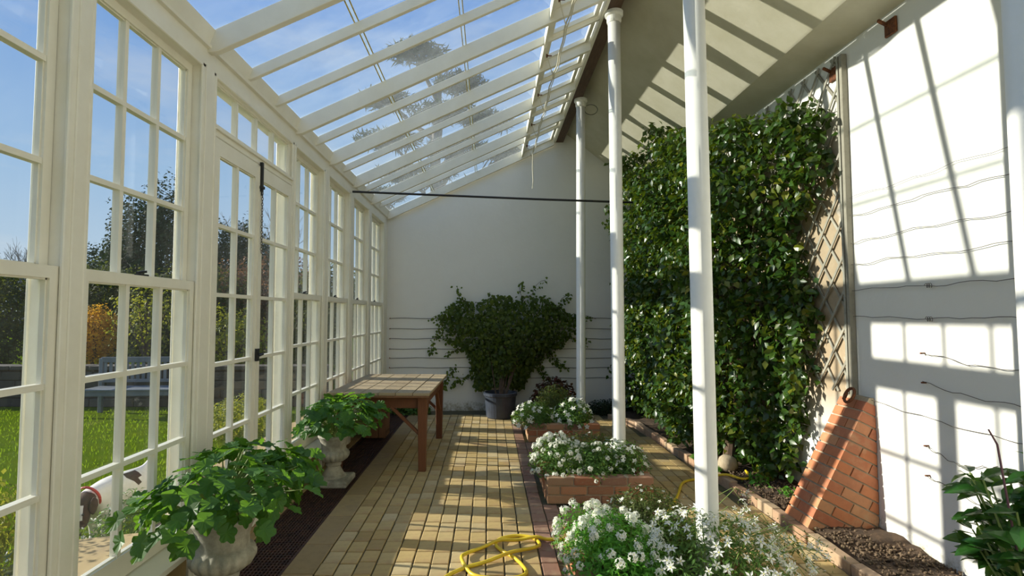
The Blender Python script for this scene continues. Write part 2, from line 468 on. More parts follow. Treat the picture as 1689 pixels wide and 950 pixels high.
class MB:
    def __init__(s):
        s.v, s.f, s.m = [], [], []

    def raw(s, v, f, mi=0):
        k = len(s.v)
        s.v += [tuple(p) for p in v]
        s.f += [tuple(i + k for i in q) for q in f]
        s.m += [mi] * len(f)
        return s

    def box(s, a, b, mi=0):
        x0, y0, z0 = a
        x1, y1, z1 = b
        v = [(x0, y0, z0), (x1, y0, z0), (x1, y1, z0), (x0, y1, z0), (x0, y0, z1), (x1, y0, z1), (x1, y1, z1), (x0, y1, z1)]
        f = [(0, 3, 2, 1), (4, 5, 6, 7), (0, 1, 5, 4), (1, 2, 6, 5), (2, 3, 7, 6), (3, 0, 4, 7)]
        return s.raw(v, f, mi)

    def bar(s, p, q, wd, ht, up=(0, 0, 1), mi=0):
        """a bar from p to q, wd across and ht along up"""
        p, q, up = Vector(p), Vector(q), Vector(up)
        d = (q - p).normalized()
        sd = d.cross(up).normalized()
        u = sd.cross(d).normalized()
        a, b = sd * wd / 2, u * ht / 2
        v = [p - a - b, p + a - b, p + a + b, p - a + b, q - a - b, q + a - b, q + a + b, q - a + b]
        f = [(0, 1, 2, 3), (7, 6, 5, 4), (0, 4, 5, 1), (1, 5, 6, 2), (2, 6, 7, 3), (3, 7, 4, 0)]
        return s.raw(v, f, mi)

    def prism(s, poly, axis, a, b, mi=0):
        """extrude a polygon given in the two other axes (in order) from a to b along axis"""
        n = len(poly)
        v = []
        for t in (a, b):
            for (u, w_) in poly:
                v.append((t, u, w_) if axis == 'x' else (u, t, w_) if axis == 'y' else (u, w_, t))
        f = [tuple(range(n - 1, -1, -1)), tuple(range(n, 2 * n))]
        for i in range(n):
            j = (i + 1) % n
            f.append((i, j, n + j, n + i))
        return s.raw(v, f, mi)

    def tube(s, pts, r, n=8, cap=True, mi=0):
        pts = [Vector(p) for p in pts]
        rs = r if isinstance(r, (list, tuple)) else [r] * len(pts)
        k = len(s.v)
        prev = None
        for i, p in enumerate(pts):
            d = (pts[min(i + 1, len(pts) - 1)] - pts[max(i - 1, 0)])
            if d.length < 1e-9:
                d = Vector((0, 0, 1))
            d.normalize()
            if prev is None:
                a = d.orthogonal().normalized()
            else:
                a = (prev - d * prev.dot(d))
                a = a.normalized() if a.length > 1e-6 else d.orthogonal().normalized()
            prev = a
            b = d.cross(a)
            for j in range(n):
                t = 2 * math.pi * j / n
                s.v.append(tuple(p + (a * math.cos(t) + b * math.sin(t)) * rs[i]))
        for i in range(len(pts) - 1):
            for j in range(n):
                j2 = (j + 1) % n
                s.f.append((k + i * n + j, k + i * n + j2, k + (i + 1) * n + j2, k + (i + 1) * n + j))
                s.m.append(mi)
        if cap:
            s.f.append(tuple(k + j for j in range(n - 1, -1, -1)))
            s.f.append(tuple(k + (len(pts) - 1) * n + j for j in range(n)))
            s.m += [mi, mi]
        return s

    def lathe(s, prof, c=(0, 0, 0), n=24, mod=None, square=None, mi=0):
        """prof: list of (r, z); mod(i, ang) scales the radius; square: set of rings drawn square"""
        k = len(s.v)
        for i, (r, z) in enumerate(prof):
            for j in range(n):
                t = 2 * math.pi * (j + 0.5) / n
                q = r * (mod(i, t) if mod else 1)
                if square and i in square:
                    q = r / max(abs(math.cos(t)), abs(math.sin(t)))
                s.v.append((c[0] + q * math.cos(t), c[1] + q * math.sin(t), c[2] + z))
        for i in range(len(prof) - 1):
            for j in range(n):
                j2 = (j + 1) % n
                s.f.append((k + i * n + j, k + i * n + j2, k + (i + 1) * n + j2, k + (i + 1) * n + j))
                s.m.append(mi)
        s.f.append(tuple(k + j for j in range(n - 1, -1, -1)))
        s.f.append(tuple(k + (len(prof) - 1) * n + j for j in range(n)))
        s.m += [mi, mi]
        return s

    def mesh(s, name, mats, off=(0, 0, 0), smooth=False, bevel=0.0, seg=1):
        me = bpy.data.meshes.new(name)
        o = Vector(off)
        me.from_pydata([(x - o.x, y - o.y, z - o.z) for x, y, z in s.v], [], s.f)
        mats = mats if isinstance(mats, (list, tuple)) else [mats]
        for m in mats:
            me.materials.append(m)
        if len(mats) > 1:
            me.polygons.foreach_set('material_index', s.m)
        if bevel:
            bm = bmesh.new()
            bm.from_mesh(me)
            es = [e for e in bm.edges if len(e.link_faces) == 2 and e.calc_face_angle(0) > 0.6]
            bmesh.ops.bevel(bm, geom=es, offset=bevel, segments=seg, affect='EDGES', profile=0.5, clamp_overlap=True)
            bm.to_mesh(me)
            bm.free()
        if smooth:
            me.polygons.foreach_set('use_smooth', [True] * len(me.polygons))
        me.update()
        return me

    def build(s, name, mats, parent=None, smooth=False, bevel=0.0, seg=1, kind=None, origin=None):
        base = ORG.get(parent, Vector()) if parent else Vector(origin if origin else (0, 0, 0))
        me = s.mesh(name, mats, base, smooth, bevel, seg)
        ob = bpy.data.objects.new(name, me)
        COL.objects.link(ob)
        if parent:
            ob.parent = parent
        else:
            ob.location = base
        ORG[ob] = base.copy()
        if kind:
            ob['kind'] = kind
        return ob


# ---- leaves: a template (verts, faces) is set down many times
def T_ovate(w_=0.6, fold=0.10, droop=0.12):
    h = w_ / 2
    v = [(0, 0, 0), (-h * .75, .2, fold * .8), (0, .22, 0), (h * .75, .2, fold * .8), (-h, .5, fold), (0, .5, -.02), (h, .5, fold),
         (-h * .55, .8, fold * .2 - droop * .4), (0, .8, -droop * .5), (h * .55, .8, fold * .2 - droop * .4), (0, 1, -droop)]
    f = [(0, 2, 1), (0, 3, 2), (1, 2, 5, 4), (2, 3, 6, 5), (4, 5, 8, 7), (5, 6, 9, 8), (7, 8, 10), (8, 9, 10)]
    return np.array(v, float), f


def T_kite(w_=0.55, fold=0.08):
    h = w_ / 2
    v = [(0, 0, 0), (-h, .45, fold), (0, .5, 0), (h, .45, fold), (0, 1, -.08)]
    return np.array(v, float), [(0, 2, 1), (0, 3, 2), (1, 2, 4), (2, 3, 4)]


def T_lobed(n=5, deep=0.28, teeth=True):
    """a rounded, lobed leaf with its stalk at the origin"""
    out = []
    for i in range(n):
        a = -125 + 250 * i / (n - 1)
        r = 0.62 if i in (0, n - 1) else 0.72
        r = 0.78 if i == n // 2 else r
        st = 250 / (n - 1)
        if i:
            out.append((a - st * .5, r * (1 - deep)))
        out.append((a - st * .24, r * .92))
        out.append((a, r))
        out.append((a + st * .24, r * .92))
    v = [(0, .25, 0.0)]
    for a, r in out:
        t = R(a)
        x, y = r * math.sin(t) * .82, .25 + r * math.cos(t)
        v.append((x, y, 0.10 * abs(x) * 2 - 0.16 * max(0, y - .25) ** 2 + (0.03 if len(v) % 2 else -0.02)))
    f = [(0, i + 1, i) for i in range(1, len(v) - 1)]
    f.append((0, 1, len(v) - 1))
    f = [tuple(reversed(q)) for q in f]
    return np.array(v, float), f


def T_strip(w_=0.12):
    v = [(-w_ / 2, 0, 0), (w_ / 2, 0, 0), (w_ / 2, .5, .03), (-w_ / 2, .5, .03), (0, 1, -.05)]
    return np.array(v, float), [(0, 1, 2, 3), (3, 2, 4)]


def T_flower(np_=5, star=False):
    v, f, m = [(0, 0, 0)], [], []
    for i in range(np_):
        a = 2 * math.pi * i / np_
        wd = 0.44 if star else 0.60
        rr = 0.5
        for (q, rad, z) in ((-wd, .26, .03), (0, rr, -.04 if star else .04), (wd, .26, .03)):
            v.append((rad * math.cos(a + q), rad * math.sin(a + q), z))
        k = 1 + 3 * i
        f += [(0, k, k + 1), (0, k + 1, k + 2)]
        m += [0, 0]
    k = len(v)
    for i in range(5):
        a = 2 * math.pi * i / 5
        v.append((.07 * math.cos(a), .07 * math.sin(a), .05))
    f.append(tuple(range(k, k + 5)))
    m.append(1)
    return np.array(v, float), f, m


def T_head():
    """a dome of small florets"""
    fv, ff, fm = T_flower(4)
    V, F, M = [], [], []
    rr = random.Random(3)
    for i in range(13):
        th = rr.uniform(0, 2 * math.pi)
        ph = math.acos(1 - rr.random() * 0.95)
        n = Vector((math.sin(ph) * math.cos(th), math.sin(ph) * math.sin(th), math.cos(ph)))
        q = n.to_track_quat('Z', 'Y').to_matrix()
        k = len(V)
        for p in fv:
            V.append(tuple(n * .36 * (0.8 if abs(n.z) < .5 else 1) + q @ Vector(p) * .42))
        F += [tuple(i_ + k for i_ in t) for t in ff]
        M += fm
    return np.array(V, float), F, M


def frames(nrm, tip):
    """rotation matrices with z along nrm and y along tip as far as that goes"""
    z = nrm / np.linalg.norm(nrm, axis=1, keepdims=True)
    x = np.cross(tip, z)
    ln = np.linalg.norm(x, axis=1, keepdims=True)
    x = np.where(ln > 1e-5, x / np.maximum(ln, 1e-5), np.array([[1.0, 0, 0]]))
    y = np.cross(z, x)
    return np.stack([x, y, z], axis=2)


def cloud(name, tmpl, pos, rot, size, mats, parent, kind='stuff', smooth=False, origin=None):
    """one mesh out of many copies of a template"""
    V, F = tmpl[0], tmpl[1]
    fm = tmpl[2] if len(tmpl) > 2 else None
    n, k = len(pos), len(V)
    if n == 0:
        return None
    base = ORG.get(parent, Vector()) if parent else Vector(origin if origin else (0, 0, 0))
    size = np.broadcast_to(np.asarray(size, float), (n,))
    W = np.einsum('nij,kj->nki', rot, V) * size[:, None, None] + pos[:, None, :] - np.array(base)[None, None, :]
    me = bpy.data.meshes.new(name)
    me.vertices.add(n * k)
    me.vertices.foreach_set('co', W.astype(np.float32).ravel())
    lens = np.array([len(q) for q in F])
    idx = np.concatenate([np.array(q) for q in F])
    allidx = (idx[None, :] + (np.arange(n) * k)[:, None]).ravel()
    me.loops.add(len(allidx))
    me.loops.foreach_set('vertex_index', allidx.astype(np.int32))
    tot = np.tile(lens, n)
    st = np.concatenate([[0], np.cumsum(tot)[:-1]])
    me.polygons.add(len(tot))
    me.polygons.foreach_set('loop_start', st.astype(np.int32))
    me.polygons.foreach_set('loop_total', tot.astype(np.int32))
    mats = mats if isinstance(mats, (list, tuple)) else [mats]
    for m in mats:
        me.materials.append(m)
    if fm is not None:
        me.polygons.foreach_set('material_index', np.tile(np.array(fm), n).astype(np.int32))
    me.update(calc_edges=True)
    me.validate()
    o = bpy.data.objects.new(name, me)
    COL.objects.link(o)
    if parent:
        o.parent = parent
    else:
        o.location = base
    ORG[o] = base.copy()
    if kind:
        o['kind'] = kind
    return o


MESHC = {}


def tmesh(key, tmpl, mats):
    if key in MESHC:
        return MESHC[key]
    mb = MB()
    mb.v = [tuple(p) for p in tmpl[0]]
    mb.f = list(tmpl[1])
    mb.m = list(tmpl[2]) if len(tmpl) > 2 else [0] * len(mb.f)
    MESHC[key] = mb.mesh(key, mats)
    return MESHC[key]


def pieces(name, key, tmpl, mats, pos, rot, size, parent):
    """the same leaves, each an object of its own, sharing one mesh"""
    me = tmesh(key, tmpl, mats)
    size = np.broadcast_to(np.asarray(size, float), (len(pos),))
    for p, r_, s_ in zip(pos, rot, size):
        put(name, me, parent, tuple(p), Matrix(r_.tolist()), (s_, s_, s_))


CAMP = np.array([0, 0, 1.58])


def leafy(name, key, tmpl, mats, pos, rot, size, parent, most=300, stuff_tmpl=None, stuff_name=None):
    """the largest in view as objects, the rest as one part"""
    size = np.broadcast_to(np.asarray(size, float), (len(pos),))
    ap = size / np.linalg.norm(pos - CAMP, axis=1)
    order = np.argsort(-ap)
    a, b = order[:most], order[most:]
    pieces(name, key, tmpl, mats, pos[a], rot[a], size[a], parent)
    if len(b):
        cloud(stuff_name or 'small_leaves', stuff_tmpl or tmpl, pos[b], rot[b], size[b], mats, parent)


def rnd_dirs(n):
    v = rng.normal(size=(n, 3))
    return v / np.linalg.norm(v, axis=1, keepdims=True)


# ------------------------------------------------------------------ measures of the house
XL, XO, XR = -1.72, -1.862, 2.77          # inner and outer face of the glazed wall, right wall
Y0, Y1 = -3.0, 8.85                       # back wall, far wall
SL = 0.456


def G(x):                                  # underside of the roof glass
    return 3.34 + SL * (x + 1.66)


UN = {}


def unit(mat, bevel=0.0, key='box'):
    """a unit box mesh, shared"""
    k = (key, mat.name, bevel)
    if k not in UN:
        UN[k] = MB().box((-.5, -.5, -.5), (.5, .5, .5)).mesh(key, mat, bevel=bevel)
    return UN[k]


def ubox(name, mat, parent, a, b):
    """a box between corners a and b that shares the unit mesh"""
    a, b = Vector(a), Vector(b)
    return put(name, unit(mat, 0.0, name), parent, (a + b) / 2, None, tuple(b - a))


# ------------------------------------------------------------------ floor
floor = MB().box((-2.05, Y0 - .2, -.2), (3.05, Y1 + .2, -.014)).build('floor', JOINT)
tag(floor, 'greenhouse floor of small yellow bricks laid in straight columns', 'floor', kind='structure')

PLANTERS = [(.48, 2.42, 1.38, 3.52), (.48, 4.48, 1.38, 5.56), (.48, 6.62, 1.38, 7.66)]
KERB = [(2.24, 0.6), (2.24, 4.1), (2.17, 5.6), (2.08, 7.5), (1.86, 8.15)]


def kerb_x(y):
    for (xa, ya), (xb, yb) in zip(KERB, KERB[1:]):
        if y <= yb:
            return xa + (xb - xa) * (y - ya) / (yb - ya)
    return KERB[-1][0]


BW, BL = 0.1165, 0.166
cells = []
nx = int((2.26 + 1.07) / BW)
for i in range(nx):
    jit = random.uniform(-.03, .03)
    for j in range(int((8.58 - 0.8) / BL)):
        x = -1.07 + BW * (i + .5)
        y = 0.8 + BL * (j + .5) + jit
        if any(a < x < c and b < y < d for a, b, c, d in PLANTERS):
            continue
        if x > kerb_x(y) - .09:
            continue
        red = (.335 < x < 1.52) and y < 7.9
        cells.append((x, y, red))


def in_view(x, y):
    if y < 2.95:
        return False
    return -.66 < x / y * 1.0 - 0.0 < .99


cells.sort(key=lambda c: (not in_view(c[0], c[1]) or (c[2] and .45 < c[0] < 1.4), c[0] ** 2 + c[1] ** 2))
bm_y = MB().box((-.5, -.5, -.5), (.5, .5, .5))
brick_me = {}
for nm, mt in (('y', BRICKY), ('r', BRICKF)):
    brick_me[nm] = MB().box((-BW / 2 + .004, -BL / 2 + .0035, -.015), (BW / 2 - .004, BL / 2 - .0035, .015)).mesh('paver', mt, bevel=.004)
rest = {'y': MB(), 'r': MB()}
for k, (x, y, red) in enumerate(cells):
    z = -.014 + random.uniform(-.002, .002)
    nm = 'r' if red else 'y'
    if k < 300:
        o = put('brick', brick_me[nm], floor, (x, y, z), (random.uniform(-.008, .008), random.uniform(-.008, .008), random.uniform(-.02, .02)),
                (random.uniform(.96, 1.01), random.uniform(.96, 1.01), 1))
    else:
        hx, hy = BW / 2 - .004 + random.uniform(-.002, .001), BL / 2 - .004 + random.uniform(-.003, .001)
        rest[nm].box((x - hx, y - hy, z - .015), (x + hx, y + hy, z + .015))
rest['y'].build('outlying_bricks', BRICKY, floor, bevel=0, kind='stuff')
rest['r'].build('red_bricks', BRICKF, floor, bevel=0, kind='stuff')

y = 0.9
while y < 8.6:
    ln = random.choice((.42, .47, .52))
    MB().box((-1.268, y + .003, -.03), (-1.074, min(y + ln, 8.62) - .003, .001)).build('border_slab', STONE, floor, bevel=.004)
    y += ln
y = 0.9
while y < 8.7:
    ln = random.choice((.75, .85, .95))
    MB().box((-1.735, y + .002, -.03), (-1.648, min(y + ln, 8.8) - .002, .012)).build('edging_stone', STONE, floor, bevel=.005)
    y += ln

# cast iron grating over the heating duct
gr = empty('floor_grating', (-1.46, 5.0, 0), 'dark rusty cast iron floor grating running beside the glazed wall', 'grating')
pit = MB().box((-1.648, 0.9, -.03), (-1.268, 8.7, -.011)).build('duct_dark_sheet', DARKPIT, gr)  # thin near-black sheet under the bars, standing in for darkness in the duct
y = 0.92
while y < 8.6:
    y2 = min(y + 1.1, 8.68)
    g = MB()
    g.box((-1.648, y, -.03), (-1.630, y2 - .004, 0))
    g.box((-1.286, y, -.03), (-1.268, y2 - .004, 0))
    for x in np.arange(-1.608, -1.29, .0235):
        g.box((x - .004, y, -.012), (x + .004, y2 - .004, -.001))
    t = y
    while t < y2 - .01:
        g.box((-1.632, t, -.013), (-1.284, t + .009, -.0025))
        t += .036
    g.build('grating_panel', IRON, gr)
    y = y2

# ------------------------------------------------------------------ the glazed wall: posts, beams, sills
wall_left = empty('wall_left', (-1.86, 3, 0), 'cream painted timber frame of the long glazed wall', 'wall', kind='structure')
POSTS = [(-3.0, -2.70), (-1.86, -1.73), (-.86, -.73), (.14, .26), (1.13, 1.25), (2.123, 2.236), (3.10, 3.255), (4.56, 4.632),
         (5.445, 5.607), (6.45, 6.635), (7.46, 7.645), (8.562, 8.85)]
for a, b in POSTS:
    p = MB().box((XO, a, 0), (XL, b, 3.10))
    p.box((XL - .02, a + .03, 0), (XL + .007, b - .03, 3.10))
    p.box((XL - .012, a - .008, .3), (XL + .004, a + .010, 3.08))
    p.box((XL - .012, b - .010, .3), (XL + .004, b + .008, 3.08))
    p.box((XO - .004, a - .006, .3), (XO + .012, b + .006, 3.09))
    p.build('post', CREAM, wall_left, bevel=.004)
hb = MB().box((XO, Y0, 3.075), (XL, Y1, 3.225))
hb.build('head_beam', CREAM, wall_left, bevel=.005)
md = MB().prism([(XL, 3.20), (XL + .022, 3.205), (XL + .026, 3.222), (XL + .012, 3.235), (XL, 3.24)], 'y', Y0, Y1)
md.build('moulding', CREAM, wall_left)
wp = MB().prism([(-1.95, 3.225), (XL + .004, 3.225), (XL + .01, 3.23), (-1.675, G(-1.675) - .015), (-1.95, G(-1.95) - .035)], 'y', Y0, Y1)
wp.build('wall_plate', CREAM, wall_left)
BAYS = [(POSTS[i][1], POSTS[i + 1][0]) for i in range(len(POSTS) - 1)]
DOORBAY = 6
for i, (a, b) in enumerate(BAYS):
    if i == DOORBAY:
        MB().box((XO, a, -.02), (XL + .01, b, .035)).build('threshold', STONE, wall_left, bevel=.004)
        continue
    s = MB().prism([(-1.77, .285), (-1.635, .262), (-1.625, .27), (-1.628, .295), (-1.77, .338)], 'y', a - .05, b + .05)
    s.build('sill', CREAM, wall_left)
    MB().prism([(-2.40, .15), (-1.77, .15), (-1.77, .345), (-1.88, .325), (-2.40, .27)], 'y', a - .05, b + .05).build('outer_sill', STONE, wall_left)
    MB().box((XO, a - .08, -.05), (-1.738, b + .08, .272)).build('plinth', STONE, wall_left, bevel=.004)


def pane_box(nm, par, y0, y1, z0, z1, x):
    ubox(nm, GLASS, par, (x - .002, y0 - .004, z0 - .004), (x + .002, y1 + .004, z1 + .004))


def make_sash(root, name, y0, y1, z0, z1, x_in, glass, bars=2, rows=2, th=.045):
    """glass: (y0, y1, z0, z1) of the glazed field; the sash is th thick, its room face at x_in"""
    gy0, gy1, gz0, gz1 = glass
    m = MB()
    m.box((x_in - th, y0, z0), (x_in, gy0, z1))
    m.box((x_in - th, gy1, z0), (x_in, y1, z1))
    m.box((x_in - th, gy0, z0), (x_in, gy1, gz0))
    m.box((x_in - th, gy0, gz1), (x_in, gy1, z1))
    # small ovolo round the glass
    for (a, b) in (((gy0, gz0), (gy0 + .007, gz1)), ((gy1 - .007, gz0), (gy1, gz1)), ((gy0, gz0), (gy1, gz0 + .007)), ((gy0, gz1 - .007), (gy1, gz1))):
        m.box((x_in - .032, a[0], a[1]), (x_in - .012, b[0], b[1]))
    sash = m.build(name, CREAM, root)
    bw = .0125
    ys = [gy0 + (gy1 - gy0) * (i + 1) / (bars + 1) for i in range(bars)]
    zs = [gz0 + (gz1 - gz0) * (i + 1) / (rows + 1) for i in range(rows)]
    for yy in ys:
        ubox('glazing_bar', CREAM, sash, (x_in - .042, yy - bw, gz0), (x_in - .006, yy + bw, gz1))
    for zz in zs:
        ubox('glazing_bar', CREAM, sash, (x_in - .041, gy0, zz - bw), (x_in - .005, gy1, zz + bw))
    yy = [gy0] + ys + [gy1]
    zz = [gz0] + zs + [gz1]
    for a, b in zip(yy, yy[1:]):
        for c, d in zip(zz, zz[1:]):
            pane_box('pane', sash, a, b, c, d, x_in - .034)
    return sash


num = 0
ORDER = [5, 4, 7, 8, 9, 10, 3, 2, 1, 0]
WLAB = {4: 'nearest sash window at the left edge of the picture, mostly cut off', 5: 'sash window with the lawn bench and dog seen through it',
        7: 'first sash window beyond the double doors', 8: 'second sash window beyond the double doors', 9: 'third sash window beyond the double doors',
        10: 'last sash window, next to the far white wall'}
for i in ORDER:
    a, b = BAYS[i]
    num += 1
    root = empty('window_%d' % num, (-1.8, (a + b) / 2, .34), WLAB.get(i, 'sash window behind the viewpoint'), 'window', kind='structure')
    make_sash(root, 'lower_sash', a + .002, b - .002, .338, 1.775, -1.735, (a + .045, b - .045, .445, 1.725))
    make_sash(root, 'upper_sash', a + .002, b - .002, 1.727, 3.075, -1.782, (a + .045, b - .045, 1.777, 3.03))
    f = MB().box((-1.78, (a + b) / 2 - .03, 1.775), (-1.745, (a + b) / 2 + .03, 1.785))
    f.bar((-1.762, (a + b) / 2 - .035, 1.79), (-1.762, (a + b) / 2 + .03, 1.80), .014, .012)
    f.build('sash_fastener', BLACK, root)

# double doors with a row of panes over them
a, b = BAYS[DOORBAY]
door = empty('door_1', (-1.78, (a + b) / 2, .035), 'glazed double doors with four small panes above', 'door', kind='structure')
MB().box((XO, a, 2.705), (-1.722, b, 2.775)).box((-1.722, a, 2.745), (-1.708, b, 2.768)).build('transom_bar', CREAM, door, bevel=.004)
make_sash(door, 'transom', a + .002, b - .002, 2.775, 3.075, -1.745, (a + .04, b - .04, 2.80, 3.06), bars=3, rows=0)
mid = (a + b) / 2
for (c, d) in ((a + .012, mid - .002), (mid + .002, b - .012)):
    lf = make_sash(door, 'door_leaf', c, d, .045, 2.70, -1.722, (c + .062, d - .062, .375, 2.595), bars=1, rows=4)
    ubox('bottom_panel', CREAM, lf, (-1.724, c + .07, .10), (-1.715, d - .07, .32))
    for zz in (.5, 1.4, 2.35):
        yy = c - .006 if c < mid - .1 else d + .006
        ubox('door_hinge', CREAM, lf, (-1.724, yy - .012, zz), (-1.712, yy + .012, zz + .09))
ubox('meeting_bead', CREAM, door, (-1.725, mid - .014, .05), (-1.712, mid + .014, 2.69))
bl = MB().box((-1.715, mid - .012, 2.50), (-1.695, mid + .012, 2.72))
bl.box((-1.712, mid - .02, 2.52), (-1.688, mid + .02, 2.54)).tube([(-1.702, mid, 2.50), (-1.702, mid, 2.47)], .006)
bl.build('door_bolt', BLACK, door)
ch = MB()
for k in range(22):
    z = 2.49 - k * .021
    ax = Vector((0, 1, 0)) if k % 2 else Vector((1, 0, 0))
    ch.tube([Vector((-1.702, mid + .012, z)) + ax * .007 * math.cos(t) + Vector((0, 0, 1)) * .014 * math.sin(t) for t in np.linspace(0, 2 * math.pi, 9)], .0022, 5, cap=False)
ch.build('door_chain', WIRE, door)
lt = MB().box((-1.72, mid - .018, 1.24), (-1.702, mid + .018, 1.33)).tube([(-1.712, mid, 1.29), (-1.668, mid, 1.29), (-1.663, mid - .07, 1.285)], .008)
lt.build('door_latch', BLACK, door)

# ------------------------------------------------------------------ solid walls and ceiling
prof = [(-2.02, -.15), (3.05, -.15), (3.05, 3.62), (2.77, 3.68), (2.475, 3.76), (1.27, 4.73), (1.16, G(1.16) - .004), (-2.02, G(-2.02) - .004)]
wf = MB().prism(prof, 'y', Y1, Y1 + .25).build('wall_far', LIME)
tag(wf, 'whitewashed gable wall at the far end', 'wall', kind='structure')
wb = MB().prism(prof, 'y', Y0 - .25, Y0).build('wall_back', LIME)
tag(wb, 'whitewashed gable wall behind the viewpoint', 'wall', kind='structure')
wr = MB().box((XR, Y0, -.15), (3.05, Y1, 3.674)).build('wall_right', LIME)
tag(wr, 'tall whitewashed brick wall on the right', 'wall', kind='structure')
ce = MB().prism([(1.20, 4.80), (1.26, 4.70), (2.475, 3.758), (2.77, 3.672), (3.05, 3.672), (3.05, 3.80), (2.5, 3.90), (1.28, 4.88), (1.20, 4.88)], 'y', Y0, Y1)
ce = ce.build('ceiling', CEIL)
tag(ce, 'sloping plastered ceiling between the roof beam and right wall', 'ceiling', kind='structure')
bm = empty('ceiling_beam', (1.2, 3, 4.51), 'dark brown roof beam carried on the white columns', 'beam', kind='structure')
MB().box((1.13, Y0, 4.51), (1.26, Y1, 4.80)).build('beam_timber', BEAMM, bm)
MB().box((1.098, Y0, 4.50), (1.13, Y1, G(1.11) + .01)).build('fascia', CREAM, bm, bevel=.003)

# ------------------------------------------------------------------ the glass roof
roof = empty('glass_roof', (-.3, 3, 3.34), 'lean-to roof of glass panes on cream rafters', 'roof', kind='structure')
RAFT = [(2.20, 1), (2.69, 0), (3.17, 1), (3.67, 0), (4.14, 0), (4.63, 1), (5.11, 0), (5.60, 1), (6.09, 0), (6.60, 1), (7.10, 0), (7.61, 1), (8.12, 0), (8.80, 1)]
y, k = 1.71, 0
while y > Y0:
    RAFT.append((y, k))
    y -= .49
    k = 1 - k
RAFT.sort()
raft_me = {}
for y, big in RAFT:
    dp, wd = (.15, .048) if big else (.085, .036)
    if big not in raft_me:
        raft_me[big] = MB().prism([(-1.95, G(-1.95) - .004), (-1.95, G(-1.95) - .03), (-1.69, G(-1.69) - dp * .95), (-1.66, G(-1.66) - dp), (1.10, G(1.10) - dp), (1.10, G(1.10) - .004)],
                                  'y', -wd / 2, wd / 2).mesh('rafter', CREAM, bevel=.003)
    put('rafter', raft_me[big], roof, (0, y, 0))
XS = [-1.97, -.963, -.24, .56, 1.165]
pm = {}
ys = [Y0] + [r[0] for r in RAFT] + [Y1]
for a, b in zip(ys, ys[1:]):
    if b - a < .06:
        continue
    wd = round(b - a - .012, 3)
    c = (a + b) / 2
    for i in range(4):
        x0, x1 = XS[i], XS[i + 1] + (.03 if i < 2 else 0)
        z = .006 * (i % 2)
        key = ('pane', i, wd)
        if key not in pm:
            pm[key] = MB().prism([(x0, G(x0) + z), (x1, G(x1) + z), (x1, G(x1) + z + .004), (x0, G(x0) + z + .004)], 'y', -wd / 2, wd / 2).mesh('roof_pane', ROOFGLASS)
        put('roof_pane', pm[key], roof, (0, c, 0))
    for x in (XS[1], XS[2]):
        for dx in (0.0, .028):
            key = ('lap', x + dx, wd)
            if key not in pm:
                q = x + dx
                pm[key] = MB().prism([(q, G(q) - .004), (q + .007, G(q + .007) - .004), (q + .007, G(q + .007) + .001), (q, G(q) + .001)], 'y', -wd / 2, wd / 2).mesh('lap_line', MOSS)
            put('lap_line', pm[key], roof, (0, c, 0))
    key = ('purlin', wd)
    if key not in pm:
        pm[key] = MB().prism([(.545, G(.545) - .115), (.575, G(.575) - .115), (.575, G(.575) - .002), (.545, G(.545) - .002)], 'y', -wd / 2 + .012, wd / 2 - .012).mesh('purlin', CREAM)
        v = MB()
        h = wd / 2 - .02
        for (u0, u1) in ((.59, .63), (1.03, 1.075)):
            v.prism([(u0, G(u0) - .05), (u1, G(u1) - .05), (u1, G(u1) - .003), (u0, G(u0) - .003)], 'y', -h, h)
        for s_ in (-1, 1):
            q0, q1 = sorted((s_ * h, s_ * (h - .028)))
            v.prism([(.63, G(.63) - .045), (1.03, G(1.03) - .045), (1.03, G(1.03) - .003), (.63, G(.63) - .003)], 'y', q0, q1)
        pm['v', wd] = v.mesh('vent_frame', CREAM)
    put('purlin', pm[key], roof, (0, c, 0))
    put('vent_frame', pm['v', wd], roof, (0, c, 0))

# cords and pulleys of the roof vents
vc = empty('vent_cord', (.69, 5, 4.1), 'white cord with small rusty pulleys that opens the roof vents', 'cord')
m = MB()
cp = []
for t in np.linspace(0, 1, 60):
    y = 2.2 + t * 6.2
    cp.append((.70 + .006 * math.sin(t * 90), y, G(.70) - .20 - .05 * math.sin(t * math.pi * 5) ** 2))
m.tube(cp, .007, 6)
m.tube([(p[0] + .014, p[1], p[2] - .012 + .008 * math.sin(i)) for i, p in enumerate(cp)], .005, 6)
m.tube([cp[-1], (.70, 8.42, 3.95), (.71, 8.44, 3.75), (.70, 8.45, 3.62)], .008, 6)
m.build('cord', ROPE, vc)
for y in (3.4, 4.38, 5.36, 6.34, 7.35, 8.3):
    MB().tube([(.60, y, G(.6) - .09), (.64, y + .1, G(.62) - .16), (.70, y + .28, G(.70) - .235)], .005, 6).build('branch_cord', ROPE, vc)
    p = MB().lathe([(.012, -.008), (.022, -.006), (.016, 0), (.022, .006), (.012, .008)], n=12)
    p.box((-.004, -.006, 0), (.004, .006, .05))
    put('pulley', p.mesh('pulley', RUST), vc, (.60, y, G(.6) - .10), (0, R(90), 0))

